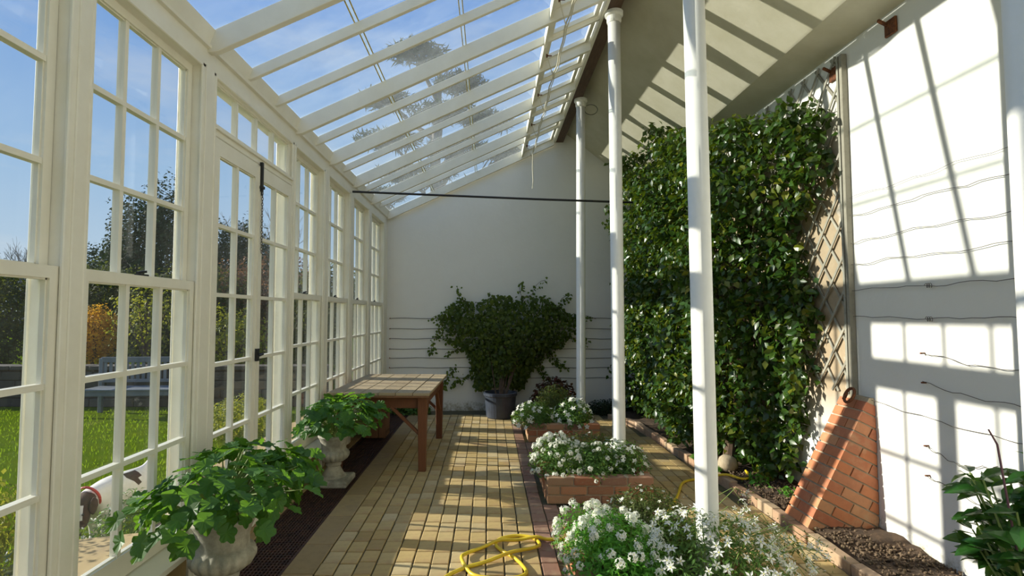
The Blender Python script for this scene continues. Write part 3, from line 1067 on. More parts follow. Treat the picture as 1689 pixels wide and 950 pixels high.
# ------------------------------------------------------------------ white iron columns
COLS = [(1.21, 1.128, 0, 'white column cut off by the right edge of the picture'),
        (1.21, 2.98, -.006, 'thickest looking white column, rising out of the nearest flower bed'),
        (1.21, 4.98, 0, 'middle white column, rising from the flowers in the second brick planter'),
        (1.21, 7.05, .008, 'thin far white column in front of the gable wall')]
col_me = MB().lathe([(.085, 0), (.085, .03), (.066, .05), (.062, .08), (.0615, 4.40), (.066, 4.42), (.066, 4.46), (.085, 4.475), (.085, 4.505)], n=28).mesh('shaft', WHITEP, smooth=False)
for x, y, lean, lab in COLS:
    r_ = empty('iron_column', (x, y, 0), lab, 'column', 'white columns under the roof beam')
    me = MB().lathe([(.066, 0.01), (.060, .08), (.0595, 4.42)], n=32).mesh('shaft', WHITEP, smooth=True)
    s = put('shaft', me, r_, (x, y, 0))
    put('base_plate', MB().lathe([(.09, 0), (.09, .03), (.07, .05)], n=24).mesh('base_plate', WHITEP), r_, (x, y, 0))
    put('capital', MB().lathe([(.064, 4.40), (.07, 4.42), (.07, 4.46), (.088, 4.475), (.088, 4.508)], n=24).mesh('capital', WHITEP), r_, (x, y, 0))
    r_.rotation_euler = (0, lean, 0)
wl_ = MB().tube([(1.27, 7.05, 4.42)] + [(1.38 + .09 * math.cos(t), 7.03, 4.36 + .07 * math.sin(t)) for t in np.linspace(2.6, 8.6, 16)], .005, 6)
tag(wl_.build('wire_loop', WIRE, origin=(1.3, 7.05, 4.4)), 'loop of loose wire at the top of the far column', 'wire')

# black tie rod across the house
tr = empty('tie_rod', (-1.7, 6.85, 3.1), 'black iron tie rod spanning the house below the glass roof', 'rod')
MB().tube([(XL + .012, 6.52, 3.115), (.6, 6.70, 3.06), (XR - .012, 6.85, 3.02)], .014, 10).build('rod', BLACK, tr)
MB().lathe([(.035, 0), (.035, .02), (.02, .03)], n=12).build('end_plate', BLACK, tr).matrix_local = Matrix.Translation(Vector((XL + .010, 6.52, 3.115)) - ORG[tr]) @ Matrix.Rotation(R(90), 4, 'Y')

# ------------------------------------------------------------------ bed along the right wall
sb = MB()
ny, nxs = 120, 10
vv = []
for j in range(ny + 1):
    yy = 0.6 + (8.80 - .6) * j / ny
    xa = kerb_x(yy) + .04
    for i in range(nxs + 1):
        xx = xa + (XR - xa) * i / nxs
        vv.append((xx - .003, yy, .045 + .018 * math.sin(yy * 9 + xx * 7) + random.uniform(-.012, .012) + .03 * i / nxs))
ff = [(j * (nxs + 1) + i, j * (nxs + 1) + i + 1, (j + 1) * (nxs + 1) + i + 1, (j + 1) * (nxs + 1) + i) for j in range(ny) for i in range(nxs)]
sb.raw(vv, ff)
soil = sb.build('soil', SOIL, smooth=True, kind='stuff')
tag(soil, 'dark crumbly soil of the bed along the right wall', 'soil')
# crumbs
n = 2600
px = rng.uniform(2.30, XR - .01, n)
py = rng.uniform(2.3, 5.2, n) ** 1.0
pos = np.stack([px, py, np.full(n, .066) + rng.uniform(-.008, .012, n)], 1)
oct_v = np.array([(1, 0, 0), (-1, 0, 0), (0, 1, 0), (0, -1, 0), (0, 0, .7), (0, 0, -.7)], float)
oct_f = [(0, 2, 4), (2, 1, 4), (1, 3, 4), (3, 0, 4), (2, 0, 5), (1, 2, 5), (3, 1, 5), (0, 3, 5)]
cloud('soil_crumbs', (oct_v, oct_f), pos, frames(rnd_dirs(n), rnd_dirs(n)), rng.uniform(.005, .016, n), CLOD, soil)

kb = empty('kerb', (2.2, 4, 0), 'low kerb of bricks on edge between the path and the bed', 'kerb', kind='structure')
y = 0.75
kbm = MB().box((-.037, -.108, -.03), (.037, .108, .075)).mesh('kerb_brick', KERBB, bevel=.006)
while y < 8.2:
    x = kerb_x(y)
    sl = (kerb_x(y + .1) - kerb_x(y - .1)) / .2
    put('brick', kbm, kb, (x + random.uniform(-.008, .008), y, random.uniform(-.012, .004)), (random.uniform(-.03, .03), random.uniform(-.05, .05), -math.atan(sl) + random.uniform(-.03, .03)))
    y += .222

# ------------------------------------------------------------------ brick planters
PLAB = ['brick planter at the foot of the nearest column, buried under white flowers',
        'brick planter at the middle column with its front bricks showing',
        'farthest brick planter, at the thin column near the gable wall']


def brick_planter(k, rect):
    x0, y0, x1, y1 = rect
    root = empty('brick_planter', ((x0 + x1) / 2, (y0 + y1) / 2, 0), PLAB[k], 'planter', 'brick planters round the columns')
    hgt, th = .225, .105
    c = MB()
    for (a, b) in (((x0 + .012, y0 + .012), (x1 - .012, y0 + th - .008)), ((x0 + .012, y1 - th + .008), (x1 - .012, y1 - .012)),
                   ((x0 + .012, y0 + th - .01), (x0 + th - .008, y1 - th + .01)), ((x1 - th + .008, y0 + th - .01), (x1 - .012, y1 - th + .01))):
        c.box((a[0], a[1], 0), (b[0], b[1], hgt - .006))
    c.build('mortar', MORTAR, root)
    ch_ = hgt / 3
    for r_ in range(3):
        z = ch_ * (r_ + .5)
        for (ax, fx, s0, s1) in (('x', y0 + th / 2, x0, x1), ('x', y1 - th / 2, x0, x1), ('y', x0 + th / 2, y0 + th, y1 - th), ('y', x1 - th / 2, y0 + th, y1 - th)):
            L = s1 - s0
            nb = max(1, round(L / .222))
            off = (.5 if r_ % 2 else 0) * L / nb
            t = s0 - off
            while t < s1 - .02:
                u0, u1 = max(t, s0), min(t + L / nb, s1)
                if u1 - u0 > .03:
                    m = (u0 + u1) / 2
                    q = random.uniform(-.003, .003)
                    sz = (u1 - u0 - .011, th, ch_ - .011)
                    if ax == 'x':
                        put('brick', unit(BRICKR, .05, 'brick'), root, (m, fx + q, z), (0, 0, random.uniform(-.01, .01)), sz)
                    else:
                        put('brick', unit(BRICKR, .05, 'brick'), root, (fx + q, m, z), (0, 0, random.uniform(-.01, .01)), (sz[1], sz[0], sz[2]))
                t += L / nb
    g = MB()
    n_ = 12
    vs = [(x0 + .1 + (x1 - x0 - .2) * i / n_, y0 + .1 + (y1 - y0 - .2) * j / n_, .19 + random.uniform(-.012, .012)) for j in range(n_ + 1) for i in range(n_ + 1)]
    # leave the column free
    g.raw(vs, [(j * (n_ + 1) + i, j * (n_ + 1) + i + 1, (j + 1) * (n_ + 1) + i + 1, (j + 1) * (n_ + 1) + i) for j in range(n_) for i in range(n_)])
    g.build('planting_soil', SOIL, root, smooth=True, kind='stuff')
    return root


for k, rct in enumerate(PLANTERS):
    brick_planter(k, rct)

# ------------------------------------------------------------------ brick buttress against the right wall
bt = empty('brick_buttress', (2.5, 3.96, 0.0), 'sloping orange brick buttress leaning on the right wall', 'buttress')
bx0, bx1, by0, by1, bz = 2.22, XR - .004, 3.82, 4.11, 1.00
core = MB().prism([(bx0 + .012, 0), (bx1, 0), (bx1, bz - .02), (bx1 - .035, bz - .02)], 'y', by0 + .008, by1 - .008)
core.build('mortar', MORTAR, bt)
sx, sz_ = (bx1 - .035) - bx0, bz
SLN = math.hypot(sx, sz_)
du = Vector((sx / SLN, 0, sz_ / SLN))         # up the slope
dv = Vector((sz_ / SLN, 0, -sx / SLN))        # into the buttress, square to the slope
P0 = Vector((bx0, 0, 0))
course = .077
nc = int(SLN / course)


def clip(poly, fn):
    out = []
    for i in range(len(poly)):
        p, q = poly[i], poly[(i + 1) % len(poly)]
        a, b = fn(p), fn(q)
        if a >= 0:
            out.append(p)
        if a * b < 0:
            t = a / (a - b)
            out.append((p[0] + (q[0] - p[0]) * t, p[1] + (q[1] - p[1]) * t))
    return out


for c_ in range(-6, nc):
    u0, u1 = c_ * course + .006, (c_ + 1) * course - .006
    off = .11 if c_ % 2 else 0.0
    v0 = -off
    first = True
    while v0 < .75:
        v1 = v0 + (.222 if not (first and off == 0) else .222)
        a0, a1 = max(v0, 0) + (.006 if v0 > 0 else 0), v1 - .006
        quad = [P0 + du * u0 + dv * a0, P0 + du * u1 + dv * a0, P0 + du * u1 + dv * a1, P0 + du * u0 + dv * a1]
        poly = [(p.x, p.z) for p in quad]
        poly = clip(poly, lambda p: p[1] - 0.0)
        poly = clip(poly, lambda p: bx1 - p[0]) if len(poly) > 2 else []
        if len(poly) > 2:
            ar = abs(sum(poly[i][0] * poly[(i + 1) % len(poly)][1] - poly[(i + 1) % len(poly)][0] * poly[i][1] for i in range(len(poly)))) / 2
            if ar > .0007:
                pr = random.uniform(0, .004)
                front = v0 <= 0
                if front:
                    # two bricks side by side through the thickness on the sloping face
                    cut = by0 + (.10 if c_ % 2 else .19)
                    MB().prism(poly, 'y', by0 - pr, cut - .004).build('brick', BUTT, bt)
                    MB().prism(poly, 'y', cut + .004, by1 + pr).build('brick', BUTT, bt)
                else:
                    MB().prism(poly, 'y', by0 - pr, by1 + pr).build('brick', BUTT, bt)
        v0 = v1
        first = False
rg = empty('iron_ring', (2.70, 3.84, 1.0), 'rusty iron ring lying on top of the buttress', 'ring')
MB().tube([(2.665 + .012 * math.sin(t) * 2, 3.94 + .045 * math.cos(t), .985 + .05 * math.sin(t)) for t in np.linspace(0, 2 * math.pi, 22)], .011, 8, cap=False).build('ring', RUST, rg)
MB().tube([(2.665, 4.01, .95), (2.66, 3.98, .96), (2.665, 3.96, 1.0)], .009, 6).build('hook', RUST, rg)

# rusty brackets under the ceiling
for (yy, zz, lab) in ((3.53, 3.55, 'rusty iron roller bracket on the bare wall under the ceiling'), (4.13, 3.50, 'rusty iron bracket behind the top of the trellis')):
    rb = empty('rusty_bracket', (XR, yy, zz), lab, 'bracket')
    MB().box((XR - .02, yy - .05, zz - .05), (XR - .001, yy + .05, zz + .06)).build('back_plate', RUST, rb, bevel=.004)
    MB().lathe([(.03, -.045), (.05, -.04), (.045, -.02), (.045, .02), (.05, .04), (.03, .045)], n=16).build('roller', RUST, rb).matrix_local = Matrix.Translation((-.07, 0, -.01)) @ Matrix.Rotation(R(35), 4, 'X')
    MB().bar((XR - .005, yy + .03, zz + .03), (XR - .09, yy + .01, zz + .055), .014, .02).build('arm', RUST, rb)

# training wires
WL = [(2.47, 2.0, 4.0, 'faint topmost training wire on the bare right wall'), (2.33, 2.0, 4.02, 'training wire on the right wall, second from the top'),
      (2.13, 2.0, 4.02, 'training wire on the right wall, third from the top'), (1.96, 2.0, 4.02, 'training wire on the right wall, fourth from the top'),
      (1.765, 2.0, 4.02, 'knotted training wire on the right wall just above the eave shadow'), (1.56, 2.0, 4.02, 'training wire on the right wall at the middle of its height'),
      (1.335, 2.0, 3.37, 'short training wire on the right wall from a peg across the upper light patch'), (1.15, 2.0, 3.37, 'short curled training wire on the right wall between the two light patches'),
      (.99, 2.0, 4.02, 'slack training wire on the right wall level with the top of the buttress'), (.755, 2.9, 3.37, 'broken short wire on the right wall below the slack one'),
      (.57, 2.6, 3.37, 'lowest bent wire on the right wall, behind the laurel')]
for k, (z, ya, yb, lab) in enumerate(WL):
    t_ = empty('training_wire', (XR - .02, yb, z), lab, 'wire', 'training wires on the right wall')
    pts = []
    nn = 26
    for i in range(nn + 1):
        yy = yb + (ya - yb) * i / nn
        sag = .012 * math.sin(i * .9 + k * 2) * math.sin(i * .37 + k) + random.uniform(-.004, .004)
        if k >= 6:
            sag -= .05 * math.sin(math.pi * i / nn) if k != 8 else .07 * math.sin(math.pi * i / nn)
        pts.append((XR - .02 + random.uniform(-.004, .004), yy, z + sag))
    m = MB().tube(pts, .0022 if k else .0014, 5)
    if k in (4, 5):
        q = pts[9]
        m.tube([(q[0] - .006 * math.cos(t), q[1] - .03 * (t / 12), q[2] + .014 * math.sin(t)) for t in np.linspace(0, 18, 40)], .0018, 5)
    if k == 7:
        q = pts[12]
        m.tube([(q[0], q[1] + .012 * math.cos(t), q[2] + .012 * math.sin(t)) for t in np.linspace(0, 6.3, 12)], .0016, 5)
    m.build('wire', WIRE, t_)
    if k >= 6:
        MB().tube([(XR - .001, yb, z), (XR - .03, yb, z)], .006, 6).build('peg', RUST, t_)
FW = [1.52, 1.345, 1.18, 1.01, .86, .70, .53]
for k, z in enumerate(FW):
    t_ = empty('far_wall_wire', (.5, Y1 - .012, z), 'thin training wire on the gable wall, ' + ['topmost', 'second from top', 'third from top', 'middle one', 'third from bottom', 'second from bottom', 'lowest'][k] + ' of the set', 'wire', 'training wires on the gable wall')
    m = MB().tube([(-1.66 + 4.4 * i / 20, Y1 - .012, z + .006 * math.sin(i * 1.7 + k)) for i in range(21)], .0045, 5)
    m.build('wire', WIRE, t_)
    MB().tube([(-1.66, Y1 - .001, z), (-1.66, Y1 - .025, z)], .009, 6).build('peg', RUST, t_)

# ------------------------------------------------------------------ the work table
tb = empty('work_table', (-1.09, 6.15, 0), 'old red-brown wooden work table with a boarded top', 'table')
tw, tl, th = 1.04, 1.66, .80
nb = 6
for i in range(nb):
    x = -tw / 2 + tw * (i + .5) / nb
    hw = tw / nb / 2 - .003
    put('top_board', MB().box((-hw, -tl / 2 + random.uniform(-.006, .006), th - .028), (hw, tl / 2 + random.uniform(-.006, .006), th + random.uniform(-.002, .002))).mesh('top_board', TWOOD, bevel=.003), tb, (-1.09 + x, 6.15, 0))
ob = ORG[tb]


def tpart(m, nm, mat=TLEG, bev=.004):
    return put(nm, m.mesh(nm, mat, bevel=bev), tb, tuple(ob))


lx, ly = tw / 2 - .09, tl / 2 - .12
for sx_ in (-1, 1):
    for sy_ in (-1, 1):
        x, y = sx_ * lx, sy_ * ly
        tpart(MB().raw([(x - .036, y - .036, 0), (x + .036, y - .036, 0), (x + .036, y + .036, 0), (x - .036, y + .036, 0),
                        (x - .047, y - .047, th - .03), (x + .047, y - .047, th - .03), (x + .047, y + .047, th - .03), (x - .047, y + .047, th - .03)],
                       [(0, 3, 2, 1), (4, 5, 6, 7), (0, 1, 5, 4), (1, 2, 6, 5), (2, 3, 7, 6), (3, 0, 4, 7)]), 'leg')
for sy_ in (-1, 1):
    tpart(MB().box((-lx, sy_ * ly - .015, th - .17), (lx, sy_ * ly + .015, th - .03)), 'apron')
    for sx_ in (-1, 1):
        tpart(MB().bar((sx_ * (lx - .02), sy_ * ly, .36), (sx_ * (lx - .33), sy_ * ly, th - .15), .03, .042, (0, 1, 0)), 'brace')
for sx_ in (-1, 1):
    tpart(MB().box((sx_ * lx - .015, -ly, th - .17), (sx_ * lx + .015, ly, th - .03)), 'apron')
    for sy_ in (-1, 1):
        tpart(MB().bar((sx_ * lx, sy_ * (ly - .02), .36), (sx_ * lx, sy_ * (ly - .33), th - .15), .03, .042, (1, 0, 0)), 'brace')
tpart(MB().box((-tw / 2 + .01, -tl / 2 - .004, th - .05), (tw / 2 - .01, -tl / 2 + .03, th - .028)), 'end_batten', CRATE)
tb.rotation_euler = (0, 0, R(-1.5))

cr = empty('wooden_crate', (-1.47, 6.88, 0), 'brown plank crate standing under the table by the glazed wall', 'crate')
for i in range(3):
    MB().box((-1.60 + .095 * i, 6.80, .012), (-1.60 + .095 * i + .09, 6.822, .40)).build('plank', CRATE, cr, bevel=.003)
for i in range(2):
    MB().box((-1.60, 6.824, .06 + .24 * i), (-1.325, 7.10, .08 + .24 * i)).build('shelf', CRATE, cr)
for x in (-1.60, -1.345):
    MB().box((x, 6.824, .012), (x + .02, 7.10, .40)).build('side', CRATE, cr)

# ------------------------------------------------------------------ hose
hs = empty('garden_hose', (-.03, 3.6, .012), 'bright yellow garden hose lying in loose coils on the brick floor', 'hose')
hp = [(-.42, 2.75, .013), (-.36, 3.05, .013), (-.26, 3.24, .013), (-.16, 3.345, .014), (-.02, 3.42, .02), (.14, 3.52, .034), (.30, 3.62, .02), (.345, 3.70, .013), (.30, 3.80, .013), (.19, 3.83, .013),
      (.08, 3.78, .013), (.045, 3.69, .014), (.075, 3.60, .016), (.16, 3.49, .013), (.21, 3.38, .013), (.225, 3.29, .013), (.17, 3.235, .013), (.05, 3.22, .013), (-.08, 3.255, .013), (-.135, 3.33, .016),
      (-.175, 3.43, .036), (-.155, 3.53, .02), (-.04, 3.64, .016), (.07, 3.70, .036), (.20, 3.745, .02), (.33, 3.76, .034), (.43, 3.765, .014), (.75, 3.82, .013), (1.25, 4.05, .013), (1.6, 4.6, .013), (1.80, 5.0, .013),
      (1.97, 5.12, .013), (2.10, 5.05, .06), (2.2, 4.98, .098), (2.30, 4.90, .085), (2.40, 4.93, .085), (2.43, 5.04, .09)]
# a smooth curve through the points
cv = []
for i in range(len(hp) - 1):
    p0, p1, p2, p3 = [Vector(hp[max(0, min(len(hp) - 1, i + d))]) for d in (-1, 0, 1, 2)]
    for s_ in range(6):
        t = s_ / 6
        cv.append(.5 * ((2 * p1) + (p2 - p0) * t + (2 * p0 - 5 * p1 + 4 * p2 - p3) * t * t + (3 * p1 - p0 - 3 * p2 + p3) * t ** 3))
cv.append(Vector(hp[-1]))
MB().tube(cv, .0115, 10).build('hose_pipe', HOSE, hs, smooth=True)
MB().tube([cv[-1], cv[-1] + Vector((.004, .05, .012))], [.014, .010], 10).build('hose_end', HOSE, hs)

# ------------------------------------------------------------------ urns with scented-leaf geraniums
def urn_mesh(parent, sc, at):
    x, y, _ = at
    u = empty('urn', at, parent=parent)
    base = MB().lathe([(.155, 0), (.165, .012), (.165, .045), (.150, .06), (.118, .068), (.112, .082), (.10, .09), (.085, .115), (.066, .15), (.060, .165)], (x, y, 0), 28, square={0, 1, 2, 3})
    base.v = [((px - x) * sc + x, (py - y) * sc + y, pz * sc) for px, py, pz in base.v]
    base.build('foot', URN, u, smooth=False)
    st = MB().lathe([(.060, .165), (.072, .172), (.074, .186), (.062, .195), (.07, .205)], (x, y, 0), 28)
    st.v = [((px - x) * sc + x, (py - y) * sc + y, pz * sc) for px, py, pz in st.v]
    st.build('stem', URN, u, smooth=True)

    def gad(i, t):
        return 1 + (.11 if 1 <= i <= 5 else 0) * (abs(math.cos(t * 9)) ** .7 - .6)
    bw_ = MB().lathe([(.07, .205), (.098, .215), (.125, .235), (.140, .262), (.141, .285), (.128, .305), (.116, .312), (.113, .325), (.114, .36), (.124, .40), (.138, .43), (.146, .438), (.146, .455), (.13, .456), (.12, .42)], (x, y, 0), 108, mod=gad)
    bw_.v = [((px - x) * sc + x, (py - y) * sc + y, pz * sc) for px, py, pz in bw_.v]
    bw_.build('bowl', URN, u, smooth=True)
    return u


LOB = T_lobed()


def geranium(label, at, sc, n, ctr, rad, lsize, seed, bounds):
    root = empty('potted_geranium', at, label, 'potted plant', 'geraniums in stone urns')
    urn_mesh(root, sc, at)
    g = np.random.default_rng(seed)
    top = np.array([at[0], at[1], .44 * sc])
    P, N, T = [], [], []
    stems = MB()
    while len(P) < n:
        d = g.normal(size=3)
        d /= np.linalg.norm(d)
        rr = g.uniform(.55, 1.05)
        p = np.array(ctr) + d * np.array(rad) * rr
        if not (bounds[0] < p[0] < bounds[1] and bounds[2] < p[1] < bounds[3] and p[2] > bounds[4]):
            continue
        if d[2] < -.6:
            continue
        out = (p - np.array(ctr)) / np.array(rad)
        nrm = np.array([out[0] * .55, out[1] * .55, .75 + .35 * max(out[2], 0)]) + g.normal(size=3) * .32
        tip = np.array([out[0], out[1], -.55]) + g.normal(size=3) * .4
        P.append(p)
        N.append(nrm)
        T.append(tip)
    P, N, T = np.array(P), np.array(N), np.array(T)
    S = g.uniform(.7, 1.15, n) * lsize
    pieces('leaf', 'geranium_leaf', LOB, GERAN, P, frames(N, T), S, root)
    for i in range(0, n, 3):
        p = Vector(P[i])
        q = Vector(top) + (p - Vector(top)) * .12
        mid_ = (p + Vector(top)) / 2 + Vector((0, 0, .05))
        stems.tube([Vector(top) + Vector((g.normal() * .03, g.normal() * .03, -.03)), mid_, p], [.006, .005, .0025], 5, cap=False)
    stems.build('stems', STEM, root)
    MB().lathe([(.118 * sc, .41 * sc), (.05, .425 * sc), (.01, .43 * sc)], (at[0], at[1], 0), 16).build('potting_soil', SOIL, root)
    return root


geranium('big leafy scented geranium in the nearest stone urn', (-1.41, 2.86, 0), 1.14, 280, (-1.36, 2.82, .68), (.42, .60, .18), .086, 11, (-1.62, -.85, 2.15, 3.5, .46))
geranium('leafy scented geranium in the stone urn near the table', (-1.465, 5.04, 0), 1.0, 250, (-1.36, 4.92, .67), (.38, .62, .155), .082, 12, (-1.60, -.95, 4.25, 5.28, .46))
lf = MB().raw([(-.05, -.01, 0), (.0, -.03, .012), (.06, 0, .004), (.01, .03, .015)], [(0, 1, 3), (1, 2, 3)])
dl = put('fallen_leaf', lf.mesh('fallen_leaf', DRYLEAF), None, (-1.69, 3.15, .02), (0, 0, .4))
tag(dl, 'dry brown leaf lying on the edging stone behind the nearest urn', 'leaf')

# ------------------------------------------------------------------ climber on the trellis
tl_ = empty('trellis', (XR - .02, 5.0, .95), 'weathered diagonal wooden trellis fixed to the right wall', 'trellis')
TY0, TY1, TZ0, TZ1 = 4.06, 7.6, .98, 3.63
slope = 1.35
for fam, xo in ((1, .012), (-1, .022)):
    c = TZ0 - slope * (TY1 - TY0) if fam > 0 else TZ0
    while c < TZ1 + (0 if fam > 0 else slope * (TY1 - TY0)):
        pts = []
        # z = c + fam*slope*(y-TY0)
        for yy in (TY0, TY1):
            zz = c + fam * slope * (yy - TY0)
            if TZ0 <= zz <= TZ1:
                pts.append((yy, zz))
        for zz in (TZ0, TZ1):
            yy = TY0 + (zz - c) / (fam * slope)
            if TY0 < yy < TY1:
                pts.append((yy, zz))
        if len(pts) >= 2:
            pts.sort()
            (ya, za), (yb, zb) = pts[0], pts[-1]
            if (yb - ya) > .1:
                ex = .06
                MB().bar((XR - xo, ya, za), (XR - xo, yb, zb), .008, .020, (0, -1, 1)).build('slat', GREYWOOD, tl_)
        c += .27
for yy, w_ in ((4.045, .022), (4.005, .03)):
    MB().box((XR - .045, yy - w_ / 2, .96), (XR - .004, yy + w_ / 2, 3.60)).build('batten', GREYWOOD, tl_)

vine = empty('climbing_vine', (2.45, 6.2, 0.05), 'huge dark glossy evergreen climber covering the trellis on the right wall', 'vine')


def ssm(a, b, x):
    t = np.clip((x - a) / (b - a), 0, 1)
    return t * t * (3 - 2 * t)


def vine_top(y):
    return np.where(y < 6.3, 3.25 + (np.clip(y, 4, 6.3) - 4.0) * .20 + .05 * np.sin(y * 9), 3.95)


def vine_start(z):
    return np.interp(z, [0, .5, .95, 1.3, 1.6, 1.9, 2.3, 2.5, 2.7, 3.5], [4.75, 4.62, 4.52, 4.42, 4.36, 4.46, 4.58, 4.36, 4.16, 4.13])


def vine_thick(y, z):
    s = .20 + .50 * ssm(0, .95, y - vine_start(z))
    s = s * (1 + .13 * np.sin(y * 3.1 + z * 2.2) + .17 * np.sin(z * 5.3 - y * 4.0) + .10 * np.sin(y * 11 + z * 9) * np.sin(z * 13 - y * 5))
    s = s * (.72 + .28 * ssm(.1, 1.0, z))
    return s


def vine_points(n, shell):
    y = rng.uniform(4.1, 8.45, n)
    z = rng.uniform(.14, 4.0, n)
    ok = (z < vine_top(y)) & (y > vine_start(z) + rng.normal(size=n) * .05)
    y, z = y[ok], z[ok]
    t = vine_thick(y, z)
    if shell:
        dep = t * (1 - np.abs(rng.normal(size=len(y))) * .16) + rng.normal(size=len(y)) * .035
    else:
        dep = t * rng.uniform(.0, .9, len(y))
    x = XR - np.clip(dep, .03, 1.2)
    # stay under the ceiling
    zc = np.where(x < 2.475, 3.732 + .797 * (2.475 - x), 3.732 - .26 * (x - 2.475))
    ok = (z < zc - .05)
    return np.stack([x, y, z], 1)[ok]


P1 = vine_points(21000, True)
P2 = vine_points(9000, False)
# loose sprays along the rim
P3 = vine_points(1500, True)
P3 = P3 + rng.normal(size=P3.shape) * np.array([.06, .05, .06])
zc = np.where(P3[:, 0] < 2.475, 3.732 + .797 * (2.475 - P3[:, 0]), 3.64)
P3 = P3[(P3[:, 0] < XR - .02) & (P3[:, 2] < zc - .05) & (P3[:, 2] > .1) & (P3[:, 1] < 8.75)]
PV = np.concatenate([P1, P3])
k = len(PV)
NV = np.stack([-np.ones(k) * .55, -np.ones(k) * .35, np.ones(k) * .5], 1) + rng.normal(size=(k, 3)) * .75
TV = np.stack([-.3 * np.ones(k), -.1 * np.ones(k), -np.ones(k)], 1) + rng.normal(size=(k, 3)) * .85
SV = rng.uniform(.055, .10, k)
leafy('leaf', 'vine_leaf', T_ovate(.62), VINEL, PV, frames(NV, TV), SV, vine, 300, T_kite(.62), 'leaf_mass')
k2 = len(P2)
cloud('inner_leaves', T_kite(.65), P2, frames(rnd_dirs(k2), rnd_dirs(k2)), rng.uniform(.07, .11, k2), VINEL, vine)
st = MB()
for i in range(26):
    y = random.uniform(4.9, 8.0)
    pts = []
    yy = 5.3 + (y - 5.3) * .3
    for j in range(8):
        t = j / 7
        pts.append((XR - .05 - .25 * math.sin(t * 2.5) * random.uniform(.5, 1.0), yy + (y - yy) * t + random.uniform(-.08, .08), .05 + 3.2 * t))
    st.tube(pts, [.022 * (1 - .7 * j / 7) for j in range(8)], 5, cap=False)
st.build('stems', BARK, vine)
MB().tube([(2.42, 5.42, .03), (2.46, 5.43, .3), (2.55, 5.45, .7), (2.62, 5.5, 1.2)], [.075, .055, .045, .03], 10).build('trunk', BARK, vine)
stn = MB().lathe([(.02, 0), (.085, .01), (.095, .06), (.08, .12), (.04, .15)], n=12, mod=lambda i, t: 1 + .12 * math.sin(t * 3 + i))
stn = put('field_stone', stn.mesh('field_stone', MORTAR, smooth=True), None, (2.33, 5.25, .055))
tag(stn, 'rounded pale stone in the bed at the foot of the climber', 'stone')

# ------------------------------------------------------------------ potted climber at the gable wall
pc = empty('potted_climber', (.17, 8.22, 0), 'bushy ivy-like climber in a dark blue glazed pot by the gable wall', 'potted plant')
MB().lathe([(.20, 0), (.215, .02), (.245, .33), (.262, .345), (.262, .385), (.235, .39), (.225, .33)], (.17, 8.22, 0), 32).build('pot', POTB, pc, smooth=False)
MB().lathe([(.232, .33), (.1, .345), (.01, .35)], (.17, 8.22, 0), 16).build('potting_soil', SOIL, pc)
g = np.random.default_rng(5)
n = 9000
u = g.uniform(-1, 1, n)
z = g.uniform(.42, 1.86, n)
hw = np.interp(z, [.42, .55, .75, .95, 1.15, 1.4, 1.6, 1.75, 1.86], [.36, .42, .52, .68, .98, 1.16, 1.12, .92, .45])
cx = np.interp(z, [.42, 1.1, 1.86], [.16, .32, .34])
dens = g.uniform(0, 1, n)
keep = (dens < 1.05 - .55 * np.abs(u) ** 3) & (dens < np.interp(z, [.42, .6, 1.55, 1.86], [.8, .9, 1, .35]))
u, z, hw, cx = u[keep], z[keep], hw[keep], cx[keep]
k = len(u)
x = cx + u * hw * (1 + .07 * np.sin(z * 11 + u * 5)) + g.normal(size=k) * .03
dp = np.sqrt(np.clip(1 - np.abs(u), .05, 1)) * np.interp(z, [.45, .8, 1.4, 2.0], [.32, .36, .38, .16])
y = 8.83 - .03 - np.abs(g.uniform(0, 1, k)) ** .7 * dp * 1.5
z = z + .05 * np.sin(x * 9)
# wandering shoots
sh = []
shoots = MB()
for (x0, z0, x1, z1, m) in ((-.5, 1.55, -.95, 1.52, 40), (-.75, 1.5, -.98, .95, 60), (-.35, 1.68, -.55, 2.02, 40), (.55, 1.75, .52, 2.12, 36), (1.0, 1.6, 1.34, 1.92, 60), (.55, 1.8, .92, 2.16, 24), (-.1, .75, -.62, .42, 60),
                         (-.55, .75, -.85, .30, 60), (1.2, 1.3, 1.62, 1.12, 40), (.9, 1.0, 1.25, .7, 60), (1.1, 1.6, 1.75, 1.53, 26), (-.4, 1.1, -.75, .9, 30), (.1, 1.8, .0, 1.94, 16), (.75, .95, .95, .5, 50)):
    pp = []
    for t in np.linspace(0, 1, 8):
        pp.append((x0 + (x1 - x0) * t + .03 * math.sin(t * 7), 8.74 - .03 * math.sin(t * 5), z0 + (z1 - z0) * t + .03 * math.sin(t * 9 + x0)))
    shoots.tube(pp, .004, 4, cap=False)
    for _ in range(m):
        t = random.random()
        sh.append((x0 + (x1 - x0) * t + random.gauss(0, .03), 8.74 + random.gauss(0, .02), z0 + (z1 - z0) * t + random.gauss(0, .03)))
PC_ = np.concatenate([np.stack([x, y, z], 1), np.array(sh)])
k = len(PC_)
NC = np.stack([np.zeros(k), -np.ones(k), .35 * np.ones(k)], 1) + g.normal(size=(k, 3)) * .5
TC = np.stack([np.zeros(k), -.2 * np.ones(k), -np.ones(k)], 1) + g.normal(size=(k, 3)) * .6
leafy('leaf', 'ivy_leaf', T_lobed(3, .3), CLIMB, PC_, frames(NC, TC), g.uniform(.035, .075, k), pc, 200, T_kite(.75), 'leaf_mass')
for i in range(14):
    a = g.uniform(-.8, .9)
    shoots.tube([(.17 + a * .15, 8.22 + .05, .34), (.2 + a * .4, 8.45, .9), (.25 + a * .9, 8.65, 1.5)], [.009, .007, .004], 5, cap=False)
shoots.build('shoots', BARK, pc)

